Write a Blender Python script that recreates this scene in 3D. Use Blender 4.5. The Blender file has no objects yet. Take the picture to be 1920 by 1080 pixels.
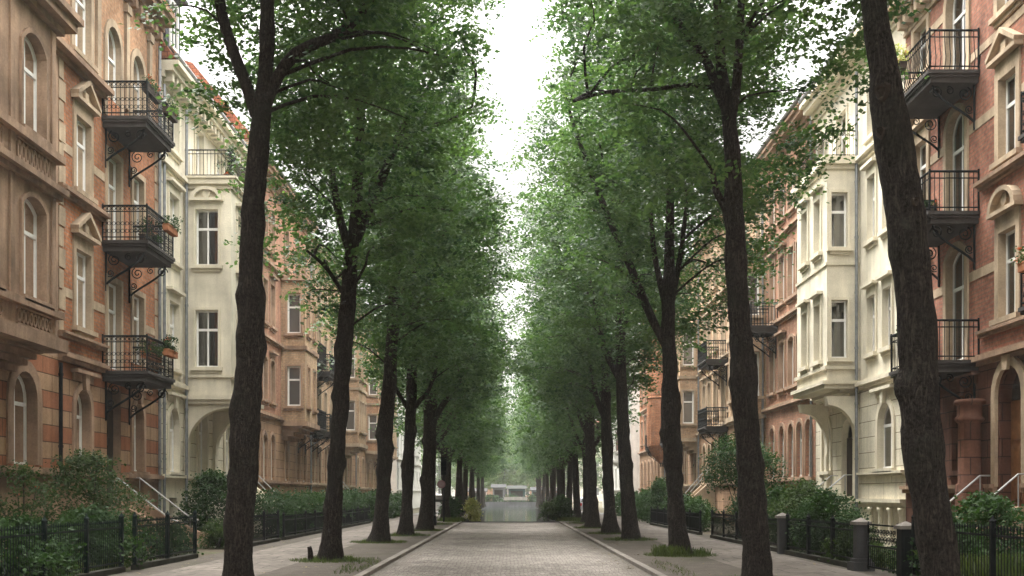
import bpy, math, random
import numpy as np
from mathutils import Vector, noise

# ------------------------------------------------------------------ camera, world, sun, exposure
sc = bpy.context.scene
C = sc.collection
FOC = 2100.0                       # focal length in photo pixels (1920 wide)
VPX, HOR, EYE = 957.0, 928.0, 1.7
cam = bpy.data.cameras.new("camera"); cam_o = bpy.data.objects.new("camera", cam); C.objects.link(cam_o)
cam.sensor_width = 36; cam.lens = FOC / 1920 * 36
cam.shift_x = (960 - VPX) / 1920; cam.shift_y = (HOR - 540) / 1920
cam.clip_start = .1; cam.clip_end = 3000
cam_o.location = (0, 0, EYE); cam_o.rotation_euler = (math.radians(90), 0, 0)
sc.camera = cam_o

SUN_EL, SUN_ROT = math.radians(62), math.radians(-25)
w = bpy.data.worlds.new("World"); sc.world = w; w.use_nodes = True
nt = w.node_tree; nt.nodes.clear()
sky = nt.nodes.new("ShaderNodeTexSky"); sky.sky_type = 'NISHITA'; sky.sun_disc = False
sky.sun_elevation = SUN_EL; sky.sun_rotation = SUN_ROT; sky.dust_density = 4; sky.air_density = 1
hs = nt.nodes.new("ShaderNodeHueSaturation"); hs.inputs["Saturation"].default_value = .12
mixw = nt.nodes.new("ShaderNodeMix"); mixw.data_type = 'RGBA'; mixw.inputs[0].default_value = .6
nz = nt.nodes.new("ShaderNodeTexNoise"); nz.inputs["Scale"].default_value = 1.6; nz.inputs["Detail"].default_value = 5
rampw = nt.nodes.new("ShaderNodeMapRange"); rampw.inputs[1].default_value = .3; rampw.inputs[2].default_value = .7
rampw.inputs[3].default_value = 11.0; rampw.inputs[4].default_value = 14.0
combw = nt.nodes.new("ShaderNodeMix"); combw.data_type = 'RGBA'; combw.blend_type = 'MULTIPLY'; combw.inputs[0].default_value = 1
combw.inputs[6].default_value = (1.0, .97, .92, 1)
bg = nt.nodes.new("ShaderNodeBackground"); bg.inputs[1].default_value = .09
out = nt.nodes.new("ShaderNodeOutputWorld")
tcw = nt.nodes.new("ShaderNodeTexCoord")
L = nt.links.new
L(tcw.outputs["Generated"], nz.inputs["Vector"])
L(sky.outputs[0], hs.inputs["Color"]); L(hs.outputs[0], mixw.inputs[6])
L(nz.outputs[0], rampw.inputs[0]); L(rampw.outputs[0], combw.inputs[7]); L(combw.outputs[2], mixw.inputs[7])
# thin overcast: low sky dimmed in view, zenith above the frame brightened to light facades
sepw = nt.nodes.new("ShaderNodeSeparateXYZ"); L(tcw.outputs["Generated"], sepw.inputs[0])
zr = nt.nodes.new("ShaderNodeMapRange"); zr.interpolation_type = 'SMOOTHSTEP'; zr.inputs[1].default_value = .25; zr.inputs[2].default_value = .85; zr.inputs[3].default_value = .31; zr.inputs[4].default_value = 2.3
L(sepw.outputs[2], zr.inputs[0])
zm = nt.nodes.new("ShaderNodeMix"); zm.data_type = 'RGBA'; zm.blend_type = 'MULTIPLY'; zm.inputs[0].default_value = 1
L(mixw.outputs[2], zm.inputs[6]); L(zr.outputs[0], zm.inputs[7]); L(zm.outputs[2], bg.inputs[0]); L(bg.outputs[0], out.inputs[0])

sun = bpy.data.lights.new("sun", 'SUN'); sun.energy = 2.0; sun.angle = math.radians(30); sun.color = (1, .96, .9)
sun_o = bpy.data.objects.new("sun", sun); C.objects.link(sun_o)
# Nishita: rotation 0 = +Y, increasing clockwise seen from above
sd = Vector((math.sin(SUN_ROT) * math.cos(SUN_EL), math.cos(SUN_ROT) * math.cos(SUN_EL), math.sin(SUN_EL)))
sun_o.rotation_euler = (-sd).to_track_quat('-Z', 'Y').to_euler()

sc.view_settings.view_transform = 'Standard'; sc.view_settings.look = 'None'
sc.view_settings.exposure = 2.3; sc.view_settings.gamma = 1
cy = sc.cycles
cy.max_bounces = 7; cy.diffuse_bounces = 3; cy.glossy_bounces = 3; cy.transmission_bounces = 3
cy.transparent_max_bounces = 10; cy.volume_bounces = 0; cy.sample_clamp_indirect = 4
cy.use_denoising = True

rnd = random.Random(7)
rng = np.random.default_rng(11)

# ------------------------------------------------------------------ helpers
class Fr:                                    # a facade frame: u along it, v up, d out of it
    def __init__(s, O, U, N): s.O, s.U, s.N = Vector(O), Vector(U), Vector(N)
    def p(s, u, v, d):
        q = s.O + s.U * u + s.N * d
        return (q.x, q.y, v)
WF = Fr((0, 0, 0), (1, 0, 0), (0, 1, 0))      # world: u = x, d = y

class MB:
    def __init__(s): s.v, s.f, s.m = [], [], []
    def poly(s, pts, mi=0):
        b = len(s.v); s.v += [tuple(p) for p in pts]; s.f.append(tuple(range(b, b + len(pts)))); s.m.append(mi)
    def box(s, F, u0, u1, v0, v1, d0, d1, mi=0):
        b = len(s.v)
        s.v += [F.p(u, v, d) for d in (d0, d1) for v in (v0, v1) for u in (u0, u1)]
        for q in ((0, 1, 3, 2), (4, 6, 7, 5), (0, 2, 6, 4), (1, 5, 7, 3), (0, 4, 5, 1), (2, 3, 7, 6)):
            s.f.append(tuple(b + i for i in q)); s.m.append(mi)
    def wbox(s, x0, x1, y0, y1, z0, z1, mi=0): s.box(WF, x0, x1, z0, z1, y0, y1, mi)
    def prism(s, F, prof, u0, u1, mi=0):      # prof in (d, v), extruded along u
        n = len(prof); b = len(s.v)
        s.v += [F.p(u, v, d) for u in (u0, u1) for d, v in prof]
        for i in range(n):
            j = (i + 1) % n; s.f.append((b + i, b + j, b + n + j, b + n + i)); s.m.append(mi)
        s.f.append(tuple(b + i for i in range(n))); s.f.append(tuple(b + n + i for i in reversed(range(n)))); s.m += [mi, mi]
    def slab(s, F, outl, d0, d1, mi=0):       # outl in (u, v), extruded along d
        n = len(outl); b = len(s.v)
        s.v += [F.p(u, v, d) for d in (d0, d1) for u, v in outl]
        for i in range(n):
            j = (i + 1) % n; s.f.append((b + i, b + j, b + n + j, b + n + i)); s.m.append(mi)
        s.f.append(tuple(b + i for i in range(n))); s.f.append(tuple(b + n + i for i in reversed(range(n)))); s.m += [mi, mi]
    def ring(s, F, outer, inner, d0, d1, mi=0, closed=False):   # outline strip between two outlines
        n = len(outer); rr = range(n if closed else n - 1)
        for i in rr:
            j = (i + 1) % n
            a, b, c, d = outer[i], outer[j], inner[j], inner[i]
            s.poly([F.p(*a, d1), F.p(*b, d1), F.p(*c, d1), F.p(*d, d1)], mi)
            s.poly([F.p(*a, d0), F.p(*b, d0), F.p(*b, d1), F.p(*a, d1)], mi)
            s.poly([F.p(*d, d0), F.p(*c, d0), F.p(*c, d1), F.p(*d, d1)], mi)
    def tube(s, pts, r, n=6, mi=0):
        pts = [Vector(p) for p in pts]; rs = r if isinstance(r, (list, tuple)) else [r] * len(pts)
        b = len(s.v); ref = None
        for i, p in enumerate(pts):
            t = (pts[min(i + 1, len(pts) - 1)] - pts[max(i - 1, 0)])
            t = t.normalized() if t.length > 1e-6 else Vector((0, 0, 1))
            if ref is None: ref = t.orthogonal().normalized()
            ref = (ref - t * ref.dot(t)); ref = ref.normalized() if ref.length > 1e-5 else t.orthogonal().normalized()
            bi = t.cross(ref)
            for k in range(n):
                a = 2 * math.pi * k / n
                s.v.append(tuple(p + (ref * math.cos(a) + bi * math.sin(a)) * rs[i]))
        for i in range(len(pts) - 1):
            for k in range(n):
                k2 = (k + 1) % n
                s.f.append((b + i * n + k, b + i * n + k2, b + (i + 1) * n + k2, b + (i + 1) * n + k)); s.m.append(mi)
        s.f.append(tuple(b + k for k in reversed(range(n)))); s.m.append(mi)
        e = b + (len(pts) - 1) * n
        s.f.append(tuple(e + k for k in range(n))); s.m.append(mi)
    def lathe(s, c, prof, n=12, mi=0):        # prof of (r, z)
        b = len(s.v)
        for r, z in prof:
            for k in range(n):
                a = 2 * math.pi * k / n; s.v.append((c[0] + r * math.cos(a), c[1] + r * math.sin(a), c[2] + z))
        for i in range(len(prof) - 1):
            for k in range(n):
                k2 = (k + 1) % n
                s.f.append((b + i * n + k, b + i * n + k2, b + (i + 1) * n + k2, b + (i + 1) * n + k)); s.m.append(mi)
        s.f.append(tuple(b + k for k in reversed(range(n)))); s.m.append(mi)
        e = b + (len(prof) - 1) * n; s.f.append(tuple(e + k for k in range(n))); s.m.append(mi)
    def build(s, name, mats, parent=None, smooth=False, origin=None):
        if not isinstance(mats, (list, tuple)): mats = [mats]
        me = bpy.data.meshes.new(name)
        V = np.array(s.v, dtype=np.float64).reshape(-1, 3)
        org = np.array(world_of(parent) if parent is not None else (origin or (0, 0, 0)))
        me.from_pydata((V - org).tolist(), [], s.f)
        for m in mats: me.materials.append(m)
        me.polygons.foreach_set("material_index", s.m)
        if smooth: me.polygons.foreach_set("use_smooth", [True] * len(s.f))
        # box-projected UVs in metres
        nl = len(me.loops); vi = np.empty(nl, dtype=np.int32); me.loops.foreach_get("vertex_index", vi)
        nf = len(me.polygons); nr = np.empty(nf * 3); me.polygons.foreach_get("normal", nr); nr = np.abs(nr.reshape(-1, 3))
        tot = np.empty(nf, dtype=np.int32); me.polygons.foreach_get("loop_total", tot)
        ax = np.repeat(np.argmax(nr + np.array([0, 0, -1e-3]), axis=1), tot)
        P = V[vi]; uv = np.empty((nl, 2))
        uv[:, 0] = np.where(ax == 0, P[:, 1], P[:, 0]); uv[:, 1] = np.where(ax == 2, P[:, 1], P[:, 2])
        me.uv_layers.new(name="uv").data.foreach_set("uv", uv.ravel())
        o = bpy.data.objects.new(name, me); C.objects.link(o)
        if parent is not None: o.parent = parent
        elif origin is not None: o.location = origin
        return o

def world_of(o):
    p = Vector((0, 0, 0))
    while o is not None: p = p + o.location; o = o.parent
    return tuple(p)
def tag(o, label=None, cat=None, group=None, kind=None):
    if label: o["label"] = label
    if cat: o["category"] = cat
    if group: o["group"] = group
    if kind: o["kind"] = kind
    return o
def thing(name, label, cat, loc, group=None):
    o = bpy.data.objects.new(name, None); C.objects.link(o); o.location = loc; o.empty_display_size = .3
    return tag(o, label, cat, group)
def P3(px, py, Y): return Vector(((px - VPX) * Y / FOC, Y, EYE + (HOR - py) * Y / FOC))

# ------------------------------------------------------------------ materials
def new_mat(name):
    m = bpy.data.materials.new(name); m.use_nodes = True
    m.node_tree.nodes["Principled BSDF"].inputs["Specular IOR Level"].default_value = .1
    return m, m.node_tree, m.node_tree.nodes["Principled BSDF"]
def nd(nt, typ, ins=None, **props):
    n = nt.nodes.new("ShaderNode" + typ)
    for k, v in props.items(): setattr(n, k, v)
    for k, v in (ins or {}).items():
        if hasattr(v, "is_linked") or hasattr(v, "links"): nt.links.new(v, n.inputs[k])
        else: n.inputs[k].default_value = v
    return n
def c4(c): return (c[0], c[1], c[2], 1)
def mixc(nt, fac, a, b, mode='MIX'):
    n = nt.nodes.new("ShaderNodeMix"); n.data_type = 'RGBA'; n.blend_type = mode
    for i, v in ((0, fac), (6, a), (7, b)):
        if hasattr(v, "links"): nt.links.new(v, n.inputs[i])
        else: n.inputs[i].default_value = v if i == 0 else c4(v)
    return n.outputs[2]
def maprange(nt, v, a, b, c, d):
    n = nd(nt, "MapRange", {0: v, 1: a, 2: b, 3: c, 4: d}); return n.outputs[0]
def weather(nt, col, vec, amt=.35, sc_=.5):
    """blotchy wear and rain streaks in the material itself"""
    n1 = nd(nt, "TexNoise", {"Vector": vec, "Scale": sc_, "Detail": 6, "Roughness": .65})
    mp = nd(nt, "Mapping", {"Vector": vec, "Scale": (2.2, .22, 1)})
    n2 = nd(nt, "TexNoise", {"Vector": mp.outputs[0], "Scale": 1.3, "Detail": 4})
    f1 = maprange(nt, n1.outputs[0], .3, .7, 1 - amt * 1.25, 1 + amt * .4)
    f2 = maprange(nt, n2.outputs[0], .35, .65, 1 - amt * .6, 1.05)
    m = nd(nt, "Math", {0: f1, 1: f2}, operation='MULTIPLY')
    return mixc(nt, 1.0, col, m.outputs[0], 'MULTIPLY')
def bump(nt, b, h, s, d=.02):
    n = nd(nt, "Bump", {"Height": h, "Strength": s, "Distance": d}); nt.links.new(n.outputs[0], b.inputs["Normal"])

def m_brick(name, c1, c2, mortar, bw=.31, bh=.10, amt=.35):
    m, nt, b = new_mat(name); uv = nd(nt, "UVMap").outputs[0]
    t = nd(nt, "TexBrick", {"Vector": uv, "Color1": c4(c1), "Color2": c4(c2), "Mortar": c4(mortar), "Scale": 1.0,
           "Mortar Size": .013, "Mortar Smooth": .2, "Bias": 0.0, "Brick Width": bw, "Row Height": bh})
    nn = nd(nt, "TexNoise", {"Vector": uv, "Scale": 9.0, "Detail": 3})
    c = mixc(nt, 1.0, t.outputs[0], maprange(nt, nn.outputs[0], .3, .7, .74, 1.22), 'MULTIPLY')
    c = weather(nt, c, uv, amt)
    nt.links.new(c, b.inputs["Base Color"]); b.inputs["Roughness"].default_value = .9
    h = maprange(nt, t.outputs[1], 0, 1, 1, 0); bump(nt, b, h, .5, .01)
    return m
def m_stone(name, c, amt=.3, rough=.88, grain=18, bs=.25, sc_=.6):
    m, nt, b = new_mat(name); uv = nd(nt, "UVMap").outputs[0]
    n = nd(nt, "TexNoise", {"Vector": uv, "Scale": grain, "Detail": 6, "Roughness": .7})
    col = mixc(nt, 1.0, c, maprange(nt, n.outputs[0], .25, .75, .8, 1.18), 'MULTIPLY')
    col = weather(nt, col, uv, amt, sc_)
    nt.links.new(col, b.inputs["Base Color"]); b.inputs["Roughness"].default_value = rough
    bump(nt, b, n.outputs[0], bs, .02)
    return m
def m_ashlar(name, c1, c2, joint, bh=.44, bw=1.15, stripe=True, amt=.35):
    """coursed masonry; stripe = courses of two colours in turn"""
    m, nt, b = new_mat(name); uv = nd(nt, "UVMap").outputs[0]
    t = nd(nt, "TexBrick", {"Vector": uv, "Color1": c4(c1), "Color2": c4(c1 if stripe else c2), "Mortar": c4(joint), "Scale": 1.0,
           "Mortar Size": .016, "Mortar Smooth": .35, "Brick Width": bw, "Row Height": bh})
    col = t.outputs[0]
    if stripe:
        sp = nd(nt, "SeparateXYZ", {0: uv})
        fl = nd(nt, "Math", {0: sp.outputs[1], 1: bh}, operation='DIVIDE')
        f2 = nd(nt, "Math", {0: fl.outputs[0]}, operation='FLOOR')
        md = nd(nt, "Math", {0: f2.outputs[0], 1: 2.0}, operation='PINGPONG')
        md = nd(nt, "Math", {0: f2.outputs[0], 1: 2.0}, operation='FLOORED_MODULO')
        t2 = nd(nt, "TexBrick", {"Vector": uv, "Color1": c4(c2), "Color2": c4(c2), "Mortar": c4(joint), "Scale": 1.0,
               "Mortar Size": .016, "Mortar Smooth": .35, "Brick Width": bw, "Row Height": bh})
        col = mixc(nt, md.outputs[0], t.outputs[0], t2.outputs[0])
    n = nd(nt, "TexNoise", {"Vector": uv, "Scale": 14, "Detail": 6, "Roughness": .7})
    col = mixc(nt, 1.0, col, maprange(nt, n.outputs[0], .25, .75, .78, 1.2), 'MULTIPLY')
    col = weather(nt, col, uv, amt)
    nt.links.new(col, b.inputs["Base Color"]); b.inputs["Roughness"].default_value = .9
    h = nd(nt, "Math", {0: maprange(nt, t.outputs[1], 0, 1, 1, 0), 1: maprange(nt, n.outputs[0], 0, 1, 0, .3)}, operation='ADD')
    bump(nt, b, h.outputs[0], .6, .03)
    return m
def m_plain(name, c, rough=.5, metal=0, amt=0, obj=True):
    m, nt, b = new_mat(name)
    b.inputs["Roughness"].default_value = rough; b.inputs["Metallic"].default_value = metal
    tc = nd(nt, "TexCoord").outputs["Object"]
    n = nd(nt, "TexNoise", {"Vector": tc, "Scale": 6, "Detail": 5})
    col = mixc(nt, 1.0, c, maprange(nt, n.outputs[0], .3, .7, 1 - amt, 1 + amt), 'MULTIPLY')
    nt.links.new(col, b.inputs["Base Color"])
    return m
def m_leaf(name, c1, c2, trans=.35, patch=.8, spec=.18):
    m, nt, b = new_mat(name)
    b.inputs["Roughness"].default_value = .6; b.inputs["Specular IOR Level"].default_value = spec
    g = nd(nt, "NewGeometry"); tc = nd(nt, "TexCoord").outputs["Object"]
    n = nd(nt, "TexNoise", {"Vector": tc, "Scale": patch, "Detail": 2})
    f = nd(nt, "Math", {0: maprange(nt, n.outputs[0], .35, .65, 0, .6), 1: maprange(nt, g.outputs["Random Per Island"], 0, 1, 0, .4)}, operation='ADD')
    col = mixc(nt, f.outputs[0], c1, c2)
    nt.links.new(col, b.inputs["Base Color"])
    tr = nd(nt, "BsdfTranslucent", {0: mixc(nt, 1.0, col, (1.15, 1.3, .6), 'MULTIPLY')})
    mx = nd(nt, "MixShader", {0: trans, 1: b.outputs[0], 2: tr.outputs[0]})
    nt.links.new(mx.outputs[0], nt.nodes["Material Output"].inputs[0])
    return m
def m_bark(name, c1, c2):
    m, nt, b = new_mat(name); tc = nd(nt, "TexCoord").outputs["Object"]
    mp = nd(nt, "Mapping", {"Vector": tc, "Scale": (16, 16, 3.2)})
    n = nd(nt, "TexNoise", {"Vector": mp.outputs[0], "Scale": 1.0, "Detail": 9, "Roughness": .72, "Distortion": .8})
    rg = nd(nt, "Math", {0: maprange(nt, n.outputs[0], .5, .75, 0, 1), 1: 0.0}, operation='ADD')
    n3 = nd(nt, "TexNoise", {"Vector": tc, "Scale": 26, "Detail": 5, "Roughness": .7})
    ab = nd(nt, "Math", {0: maprange(nt, n.outputs[0], .25, .75, -1, 1)}, operation='ABSOLUTE')
    h = nd(nt, "Math", {0: ab.outputs[0], 1: maprange(nt, n3.outputs[0], .3, .7, 0, .5)}, operation='ADD')
    n2 = nd(nt, "TexNoise", {"Vector": tc, "Scale": 1.1, "Detail": 4})
    col = mixc(nt, maprange(nt, h.outputs[0], .1, 1.0, 0, 1), c1, c2)
    col = mixc(nt, maprange(nt, n2.outputs[0], .5, .7, 0, .4), col, (.030, .033, .021))
    n4 = nd(nt, "TexNoise", {"Vector": tc, "Scale": 2.6, "Detail": 6, "Roughness": .7})
    col = mixc(nt, maprange(nt, n4.outputs[0], .58, .72, 0, .5), col, (.095, .09, .078))
    nt.links.new(col, b.inputs["Base Color"]); b.inputs["Roughness"].default_value = .95; b.inputs["Specular IOR Level"].default_value = .15
    bump(nt, b, h.outputs[0], 1.0, .06)
    return m
def m_setts(name, c1, c2, joint, bw, bh, rot=0, ms=.012, edge=None):
    m, nt, b = new_mat(name); tc = nd(nt, "TexCoord").outputs["Object"]
    dn = nd(nt, "TexNoise", {"Vector": tc, "Scale": 1.3, "Detail": 3})
    dv = nd(nt, "VectorMath", {0: dn.outputs[1], 3: .2}, operation='SCALE')
    v = nd(nt, "VectorMath", {0: tc, 1: dv.outputs[0]}, operation='ADD')
    mp = nd(nt, "Mapping", {"Vector": v.outputs[0], "Rotation": (0, 0, rot)})
    t = nd(nt, "TexBrick", {"Vector": mp.outputs[0], "Color1": c4(c1), "Color2": c4(c2), "Mortar": c4(joint), "Scale": 1.0,
           "Mortar Size": ms, "Mortar Smooth": .5, "Brick Width": bw, "Row Height": bh})
    n1 = nd(nt, "TexNoise", {"Vector": tc, "Scale": 5, "Detail": 6})
    n2 = nd(nt, "TexNoise", {"Vector": tc, "Scale": .45, "Detail": 6, "Roughness": .6})
    col = mixc(nt, 1.0, t.outputs[0], maprange(nt, n1.outputs[0], .3, .7, .62, 1.35), 'MULTIPLY')
    col = mixc(nt, 1.0, col, maprange(nt, n2.outputs[0], .3, .7, .72, 1.2), 'MULTIPLY')
    if edge:
        sx = nd(nt, "SeparateXYZ", {0: v.outputs[0]}); ax = nd(nt, "Math", {0: sx.outputs[0]}, operation='ABSOLUTE')
        df = nd(nt, "Math", {0: ax.outputs[0], 1: maprange(nt, n2.outputs[0], .3, .7, -.35, .35)}, operation='ADD')
        col = mixc(nt, maprange(nt, df.outputs[0], edge - .5, edge, 0, .6), col, (.085, .075, .06))
    nt.links.new(col, b.inputs["Base Color"]); b.inputs["Roughness"].default_value = .8
    bump(nt, b, maprange(nt, t.outputs[1], 0, 1, 1, 0), .8, .02)
    return m
def m_soil(name, c1, c2, c3, sc1=3.0):
    m, nt, b = new_mat(name); tc = nd(nt, "TexCoord").outputs["Object"]
    n1 = nd(nt, "TexNoise", {"Vector": tc, "Scale": sc1, "Detail": 8, "Roughness": .75})
    n2 = nd(nt, "TexNoise", {"Vector": tc, "Scale": .5, "Detail": 5})
    v = nd(nt, "TexVoronoi", {"Vector": tc, "Scale": 34})
    col = mixc(nt, maprange(nt, n1.outputs[0], .35, .65, 0, 1), c1, c2)
    col = mixc(nt, maprange(nt, n2.outputs[0], .5, .68, 0, .75), col, c3)
    col = mixc(nt, 1.0, col, maprange(nt, v.outputs[0], 0, .6, .7, 1.2), 'MULTIPLY')
    nt.links.new(col, b.inputs["Base Color"]); b.inputs["Roughness"].default_value = .95
    bump(nt, b, n1.outputs[0], .6, .04)
    return m

M = {}
M['brick_red'] = m_brick("red_brick", (.49, .205, .10), (.37, .145, .07), (.30, .21, .15))
M['brick_dark'] = m_brick("deep_red_brick", (.42, .185, .125), (.33, .14, .098), (.26, .17, .125))
M['brick_pink'] = m_brick("pale_red_brick", (.52, .27, .175), (.44, .215, .14), (.36, .26, .19))
M['brick_tan'] = m_brick("tan_brick", (.56, .375, .235), (.49, .32, .195), (.40, .31, .22))
M['brick_orange'] = m_brick("orange_brick", (.56, .315, .18), (.48, .26, .145), (.40, .29, .20))
M['sandstone'] = m_stone("brown_sandstone", (.40, .27, .185), .5)
M['sand_light'] = m_stone("tan_sandstone", (.52, .40, .28), .45)
M['sand_pink'] = m_stone("pink_sandstone", (.46, .31, .215), .5)
M['cream'] = m_stone("cream_stucco", (.76, .70, .565), .26, grain=30, bs=.1)
M['cream_trim'] = m_stone("cream_moulding", (.70, .64, .505), .22, grain=30, bs=.1)
M['white_stucco'] = m_stone("greyish_white_stucco", (.62, .61, .57), .2, bs=.1)
M['stripe'] = m_ashlar("striped_courses", (.42, .27, .165), (.36, .155, .085), (.12, .075, .05))
M['rust_red'] = m_ashlar("red_rusticated_courses", (.175, .085, .058), (.135, .066, .047), (.06, .035, .026), stripe=False)
M['rust_cream'] = m_ashlar("cream_rusticated_courses", (.72, .66, .525), (.70, .645, .51), (.27, .225, .15), bh=.52, bw=1.5, stripe=False, amt=.2)
M['rust_tan'] = m_ashlar("tan_rusticated_courses", (.42, .27, .17), (.37, .23, .145), (.17, .11, .07), stripe=False)
M['slab_dark'] = m_stone("grey_balcony_stone", (.075, .068, .064), .35)
M['iron'] = m_plain("black_iron", (.010, .012, .013), .6, .1, .3)
M['iron_green'] = m_plain("dark_green_iron", (.008, .015, .014), .6, .1, .3)
M['zinc'] = m_plain("zinc_sheet", (.24, .25, .26), .45, .6, .2)
M['slate'] = m_brick("slate_tiles", (.13, .135, .15), (.10, .105, .12), (.05, .05, .055), .22, .14)
M['tiles'] = m_brick("red_roof_tiles", (.42, .17, .09), (.34, .13, .075), (.14, .06, .045), .2, .17)
M['white_paint'] = m_plain("white_window_paint", (.74, .73, .70), .45, 0, .06)
M['brown_door'] = m_plain("brown_door_wood", (.16, .075, .035), .5, 0, .3)
M['dark_wood'] = m_plain("dark_wood", (.045, .032, .025), .6, 0, .3)
M['curtain'] = m_plain("white_curtain", (.36, .355, .33), .9, 0, .1)
M['granite'] = m_stone("grey_granite", (.09, .09, .092), .35, grain=40)
M['kerb'] = m_stone("kerb_granite", (.25, .228, .205), .3, grain=30)
M['steel'] = m_plain("galvanised_steel", (.34, .34, .33), .45, .5, .15)
M['terracotta'] = m_plain("terracotta", (.38, .16, .08), .8, 0, .2)
M['leaf'] = m_leaf("street_tree_leaves", (.022, .057, .033), (.116, .182, .076), .36)
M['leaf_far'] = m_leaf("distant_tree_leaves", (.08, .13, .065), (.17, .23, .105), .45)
M['leaf_bush'] = m_leaf("shrub_leaves", (.014, .034, .014), (.044, .082, .028), .25, 1.5, .06)
M['leaf_pale'] = m_leaf("pale_shrub_leaves", (.26, .27, .10), (.42, .40, .19), .4, 1.5)
M['leaf_rose'] = m_leaf("rose_leaves", (.024, .044, .018), (.066, .095, .038), .3, 2, .06)
M['flower'] = m_leaf("red_blossom", (.45, .06, .05), (.55, .16, .10), .2, 6)
M['grass'] = m_leaf("grass_blades", (.04, .065, .02), (.10, .125, .042), .3, 1)
M['litter'] = m_leaf("fallen_leaf", (.07, .055, .025), (.20, .15, .06), .1, 3)
M['bark'] = m_bark("tree_bark", (.005, .0042, .0038), (.10, .082, .068))
M['setts'] = m_setts("road_setts", (.30, .272, .246), (.225, .204, .185), (.105, .093, .083), .19, .15, 0, .012, 2.95)
M['flags'] = m_setts("walkway_flagstones", (.14, .122, .105), (.108, .094, .081), (.055, .048, .042), 1.0, 1.25, 0, .02)
M['gravel'] = m_soil("trodden_gravel", (.058, .05, .043), (.092, .081, .069), (.052, .05, .035))
M['soil'] = m_soil("garden_soil", (.06, .05, .038), (.10, .085, .06), (.055, .075, .03))
M['asphalt'] = m_soil("grey_asphalt", (.10, .10, .10), (.14, .138, .135), (.12, .118, .115), 9)

def m_glass(name, see):
    m, nt, b = new_mat(name)
    g = nd(nt, "BsdfGlossy", {"Color": (1, 1, 1, 1), "Roughness": .03})
    tr = nd(nt, "BsdfTransparent", {0: (.27, .28, .28, 1)}) if see else nd(nt, "BsdfDiffuse", {0: (.06, .062, .062, 1)})
    tc = nd(nt, "TexCoord").outputs["Object"]
    n = nd(nt, "TexNoise", {"Vector": tc, "Scale": 1.1, "Detail": 1})
    bp = nd(nt, "Bump", {"Height": n.outputs[0], "Strength": .12, "Distance": .02})
    nt.links.new(bp.outputs[0], g.inputs["Normal"])
    fr = nd(nt, "Fresnel", {0: 1.52}); f = nd(nt, "Math", {0: fr.outputs[0], 1: .09}, operation='ADD')
    mx = nd(nt, "MixShader", {0: f.outputs[0], 1: tr.outputs[0], 2: g.outputs[0]})
    nt.links.new(mx.outputs[0], nt.nodes["Material Output"].inputs[0])
    return m
M['glass'] = m_glass("window_glass", True)
M['glass_far'] = m_glass("dark_window_glass", False)
def m_water():
    m, nt, b = new_mat("canal_water")
    b.inputs["Base Color"].default_value = (.02, .03, .025, 1); b.inputs["Specular IOR Level"].default_value = .5; b.inputs["Roughness"].default_value = .08
    tc = nd(nt, "TexCoord").outputs["Object"]
    mp = nd(nt, "Mapping", {"Vector": tc, "Scale": (1, .35, 1)})
    n = nd(nt, "TexNoise", {"Vector": mp.outputs[0], "Scale": 2.0, "Detail": 4})
    bump(nt, b, n.outputs[0], .06, .05)
    return m
M['water'] = m_water()

# ------------------------------------------------------------------ ground, road, water
def structure(o): o["kind"] = "structure"; return o
Y0, YE = -15.0, 69.4               # start of street, canal edge
GZ = .05                           # verge height above the road
bank = [(YE, 2.45), (110, 3.2), (170, 4.6), (200, 6.4)]
g = MB()
g.poly([(-150, Y0, GZ), (-3, Y0, GZ), (-3, 66, GZ), (-3, YE, GZ), (-150, YE, GZ)])
g.poly([(3, Y0, GZ), (150, Y0, GZ), (150, YE, GZ), (3, YE, GZ)])
g.poly([(-3, Y0, 0), (3, Y0, 0), (3, YE, 0), (-3, YE, 0)])
g.poly([(-3, Y0, 0), (-3, YE, 0), (-3, YE, GZ), (-3, Y0, GZ)]); g.poly([(3, Y0, 0), (3, YE, 0), (3, YE, GZ), (3, Y0, GZ)])
for (a, ba), (b_, bb) in zip(bank, bank[1:]):
    for s in (-1, 1): g.poly([(s * 150, a, GZ), (s * ba, a, GZ), (s * bb, b_, GZ), (s * 150, b_, GZ)])
g.poly([(-150, 200, GZ), (150, 200, GZ), (150, 420, GZ), (-150, 420, GZ)])
structure(g.build("ground", M['soil']))
r = MB(); r.poly([(-2.99, Y0, .004), (2.99, Y0, .004), (2.99, YE - .35, .004), (-2.99, YE - .35, .004)])
structure(r.build("road", M['setts']))
k = MB()
for s in (-1, 1):
    y = Y0
    while y < 63.5:
        a, b_ = sorted((s * 2.97, s * 3.13)); k.wbox(a, b_, y, y + .985, -.05, .085 + rnd.uniform(-.004, .004)); y += 1.0
    for i in range(6):                              # the kerb swings away at the canal end
        a0, a1 = math.radians(15 * i), math.radians(15 * (i + 1)); R_ = 2.6
        q = lambda r_, a: (s * (2.97 + R_ - r_ * math.cos(a)), 64.0 - .5 + r_ * math.sin(a))
        o_ = [q(R_, a0), q(R_, a1), q(R_ - .16, a1), q(R_ - .16, a0)]
        top = [(x, y_, .085) for x, y_ in o_]; bot = [(x, y_, -.02) for x, y_ in o_]
        k.poly(top)
        for j in range(4): k.poly([bot[j], bot[(j + 1) % 4], top[(j + 1) % 4], top[j]])
structure(k.build("kerb", M['kerb']))
v_ = MB(); wk = MB()
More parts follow.
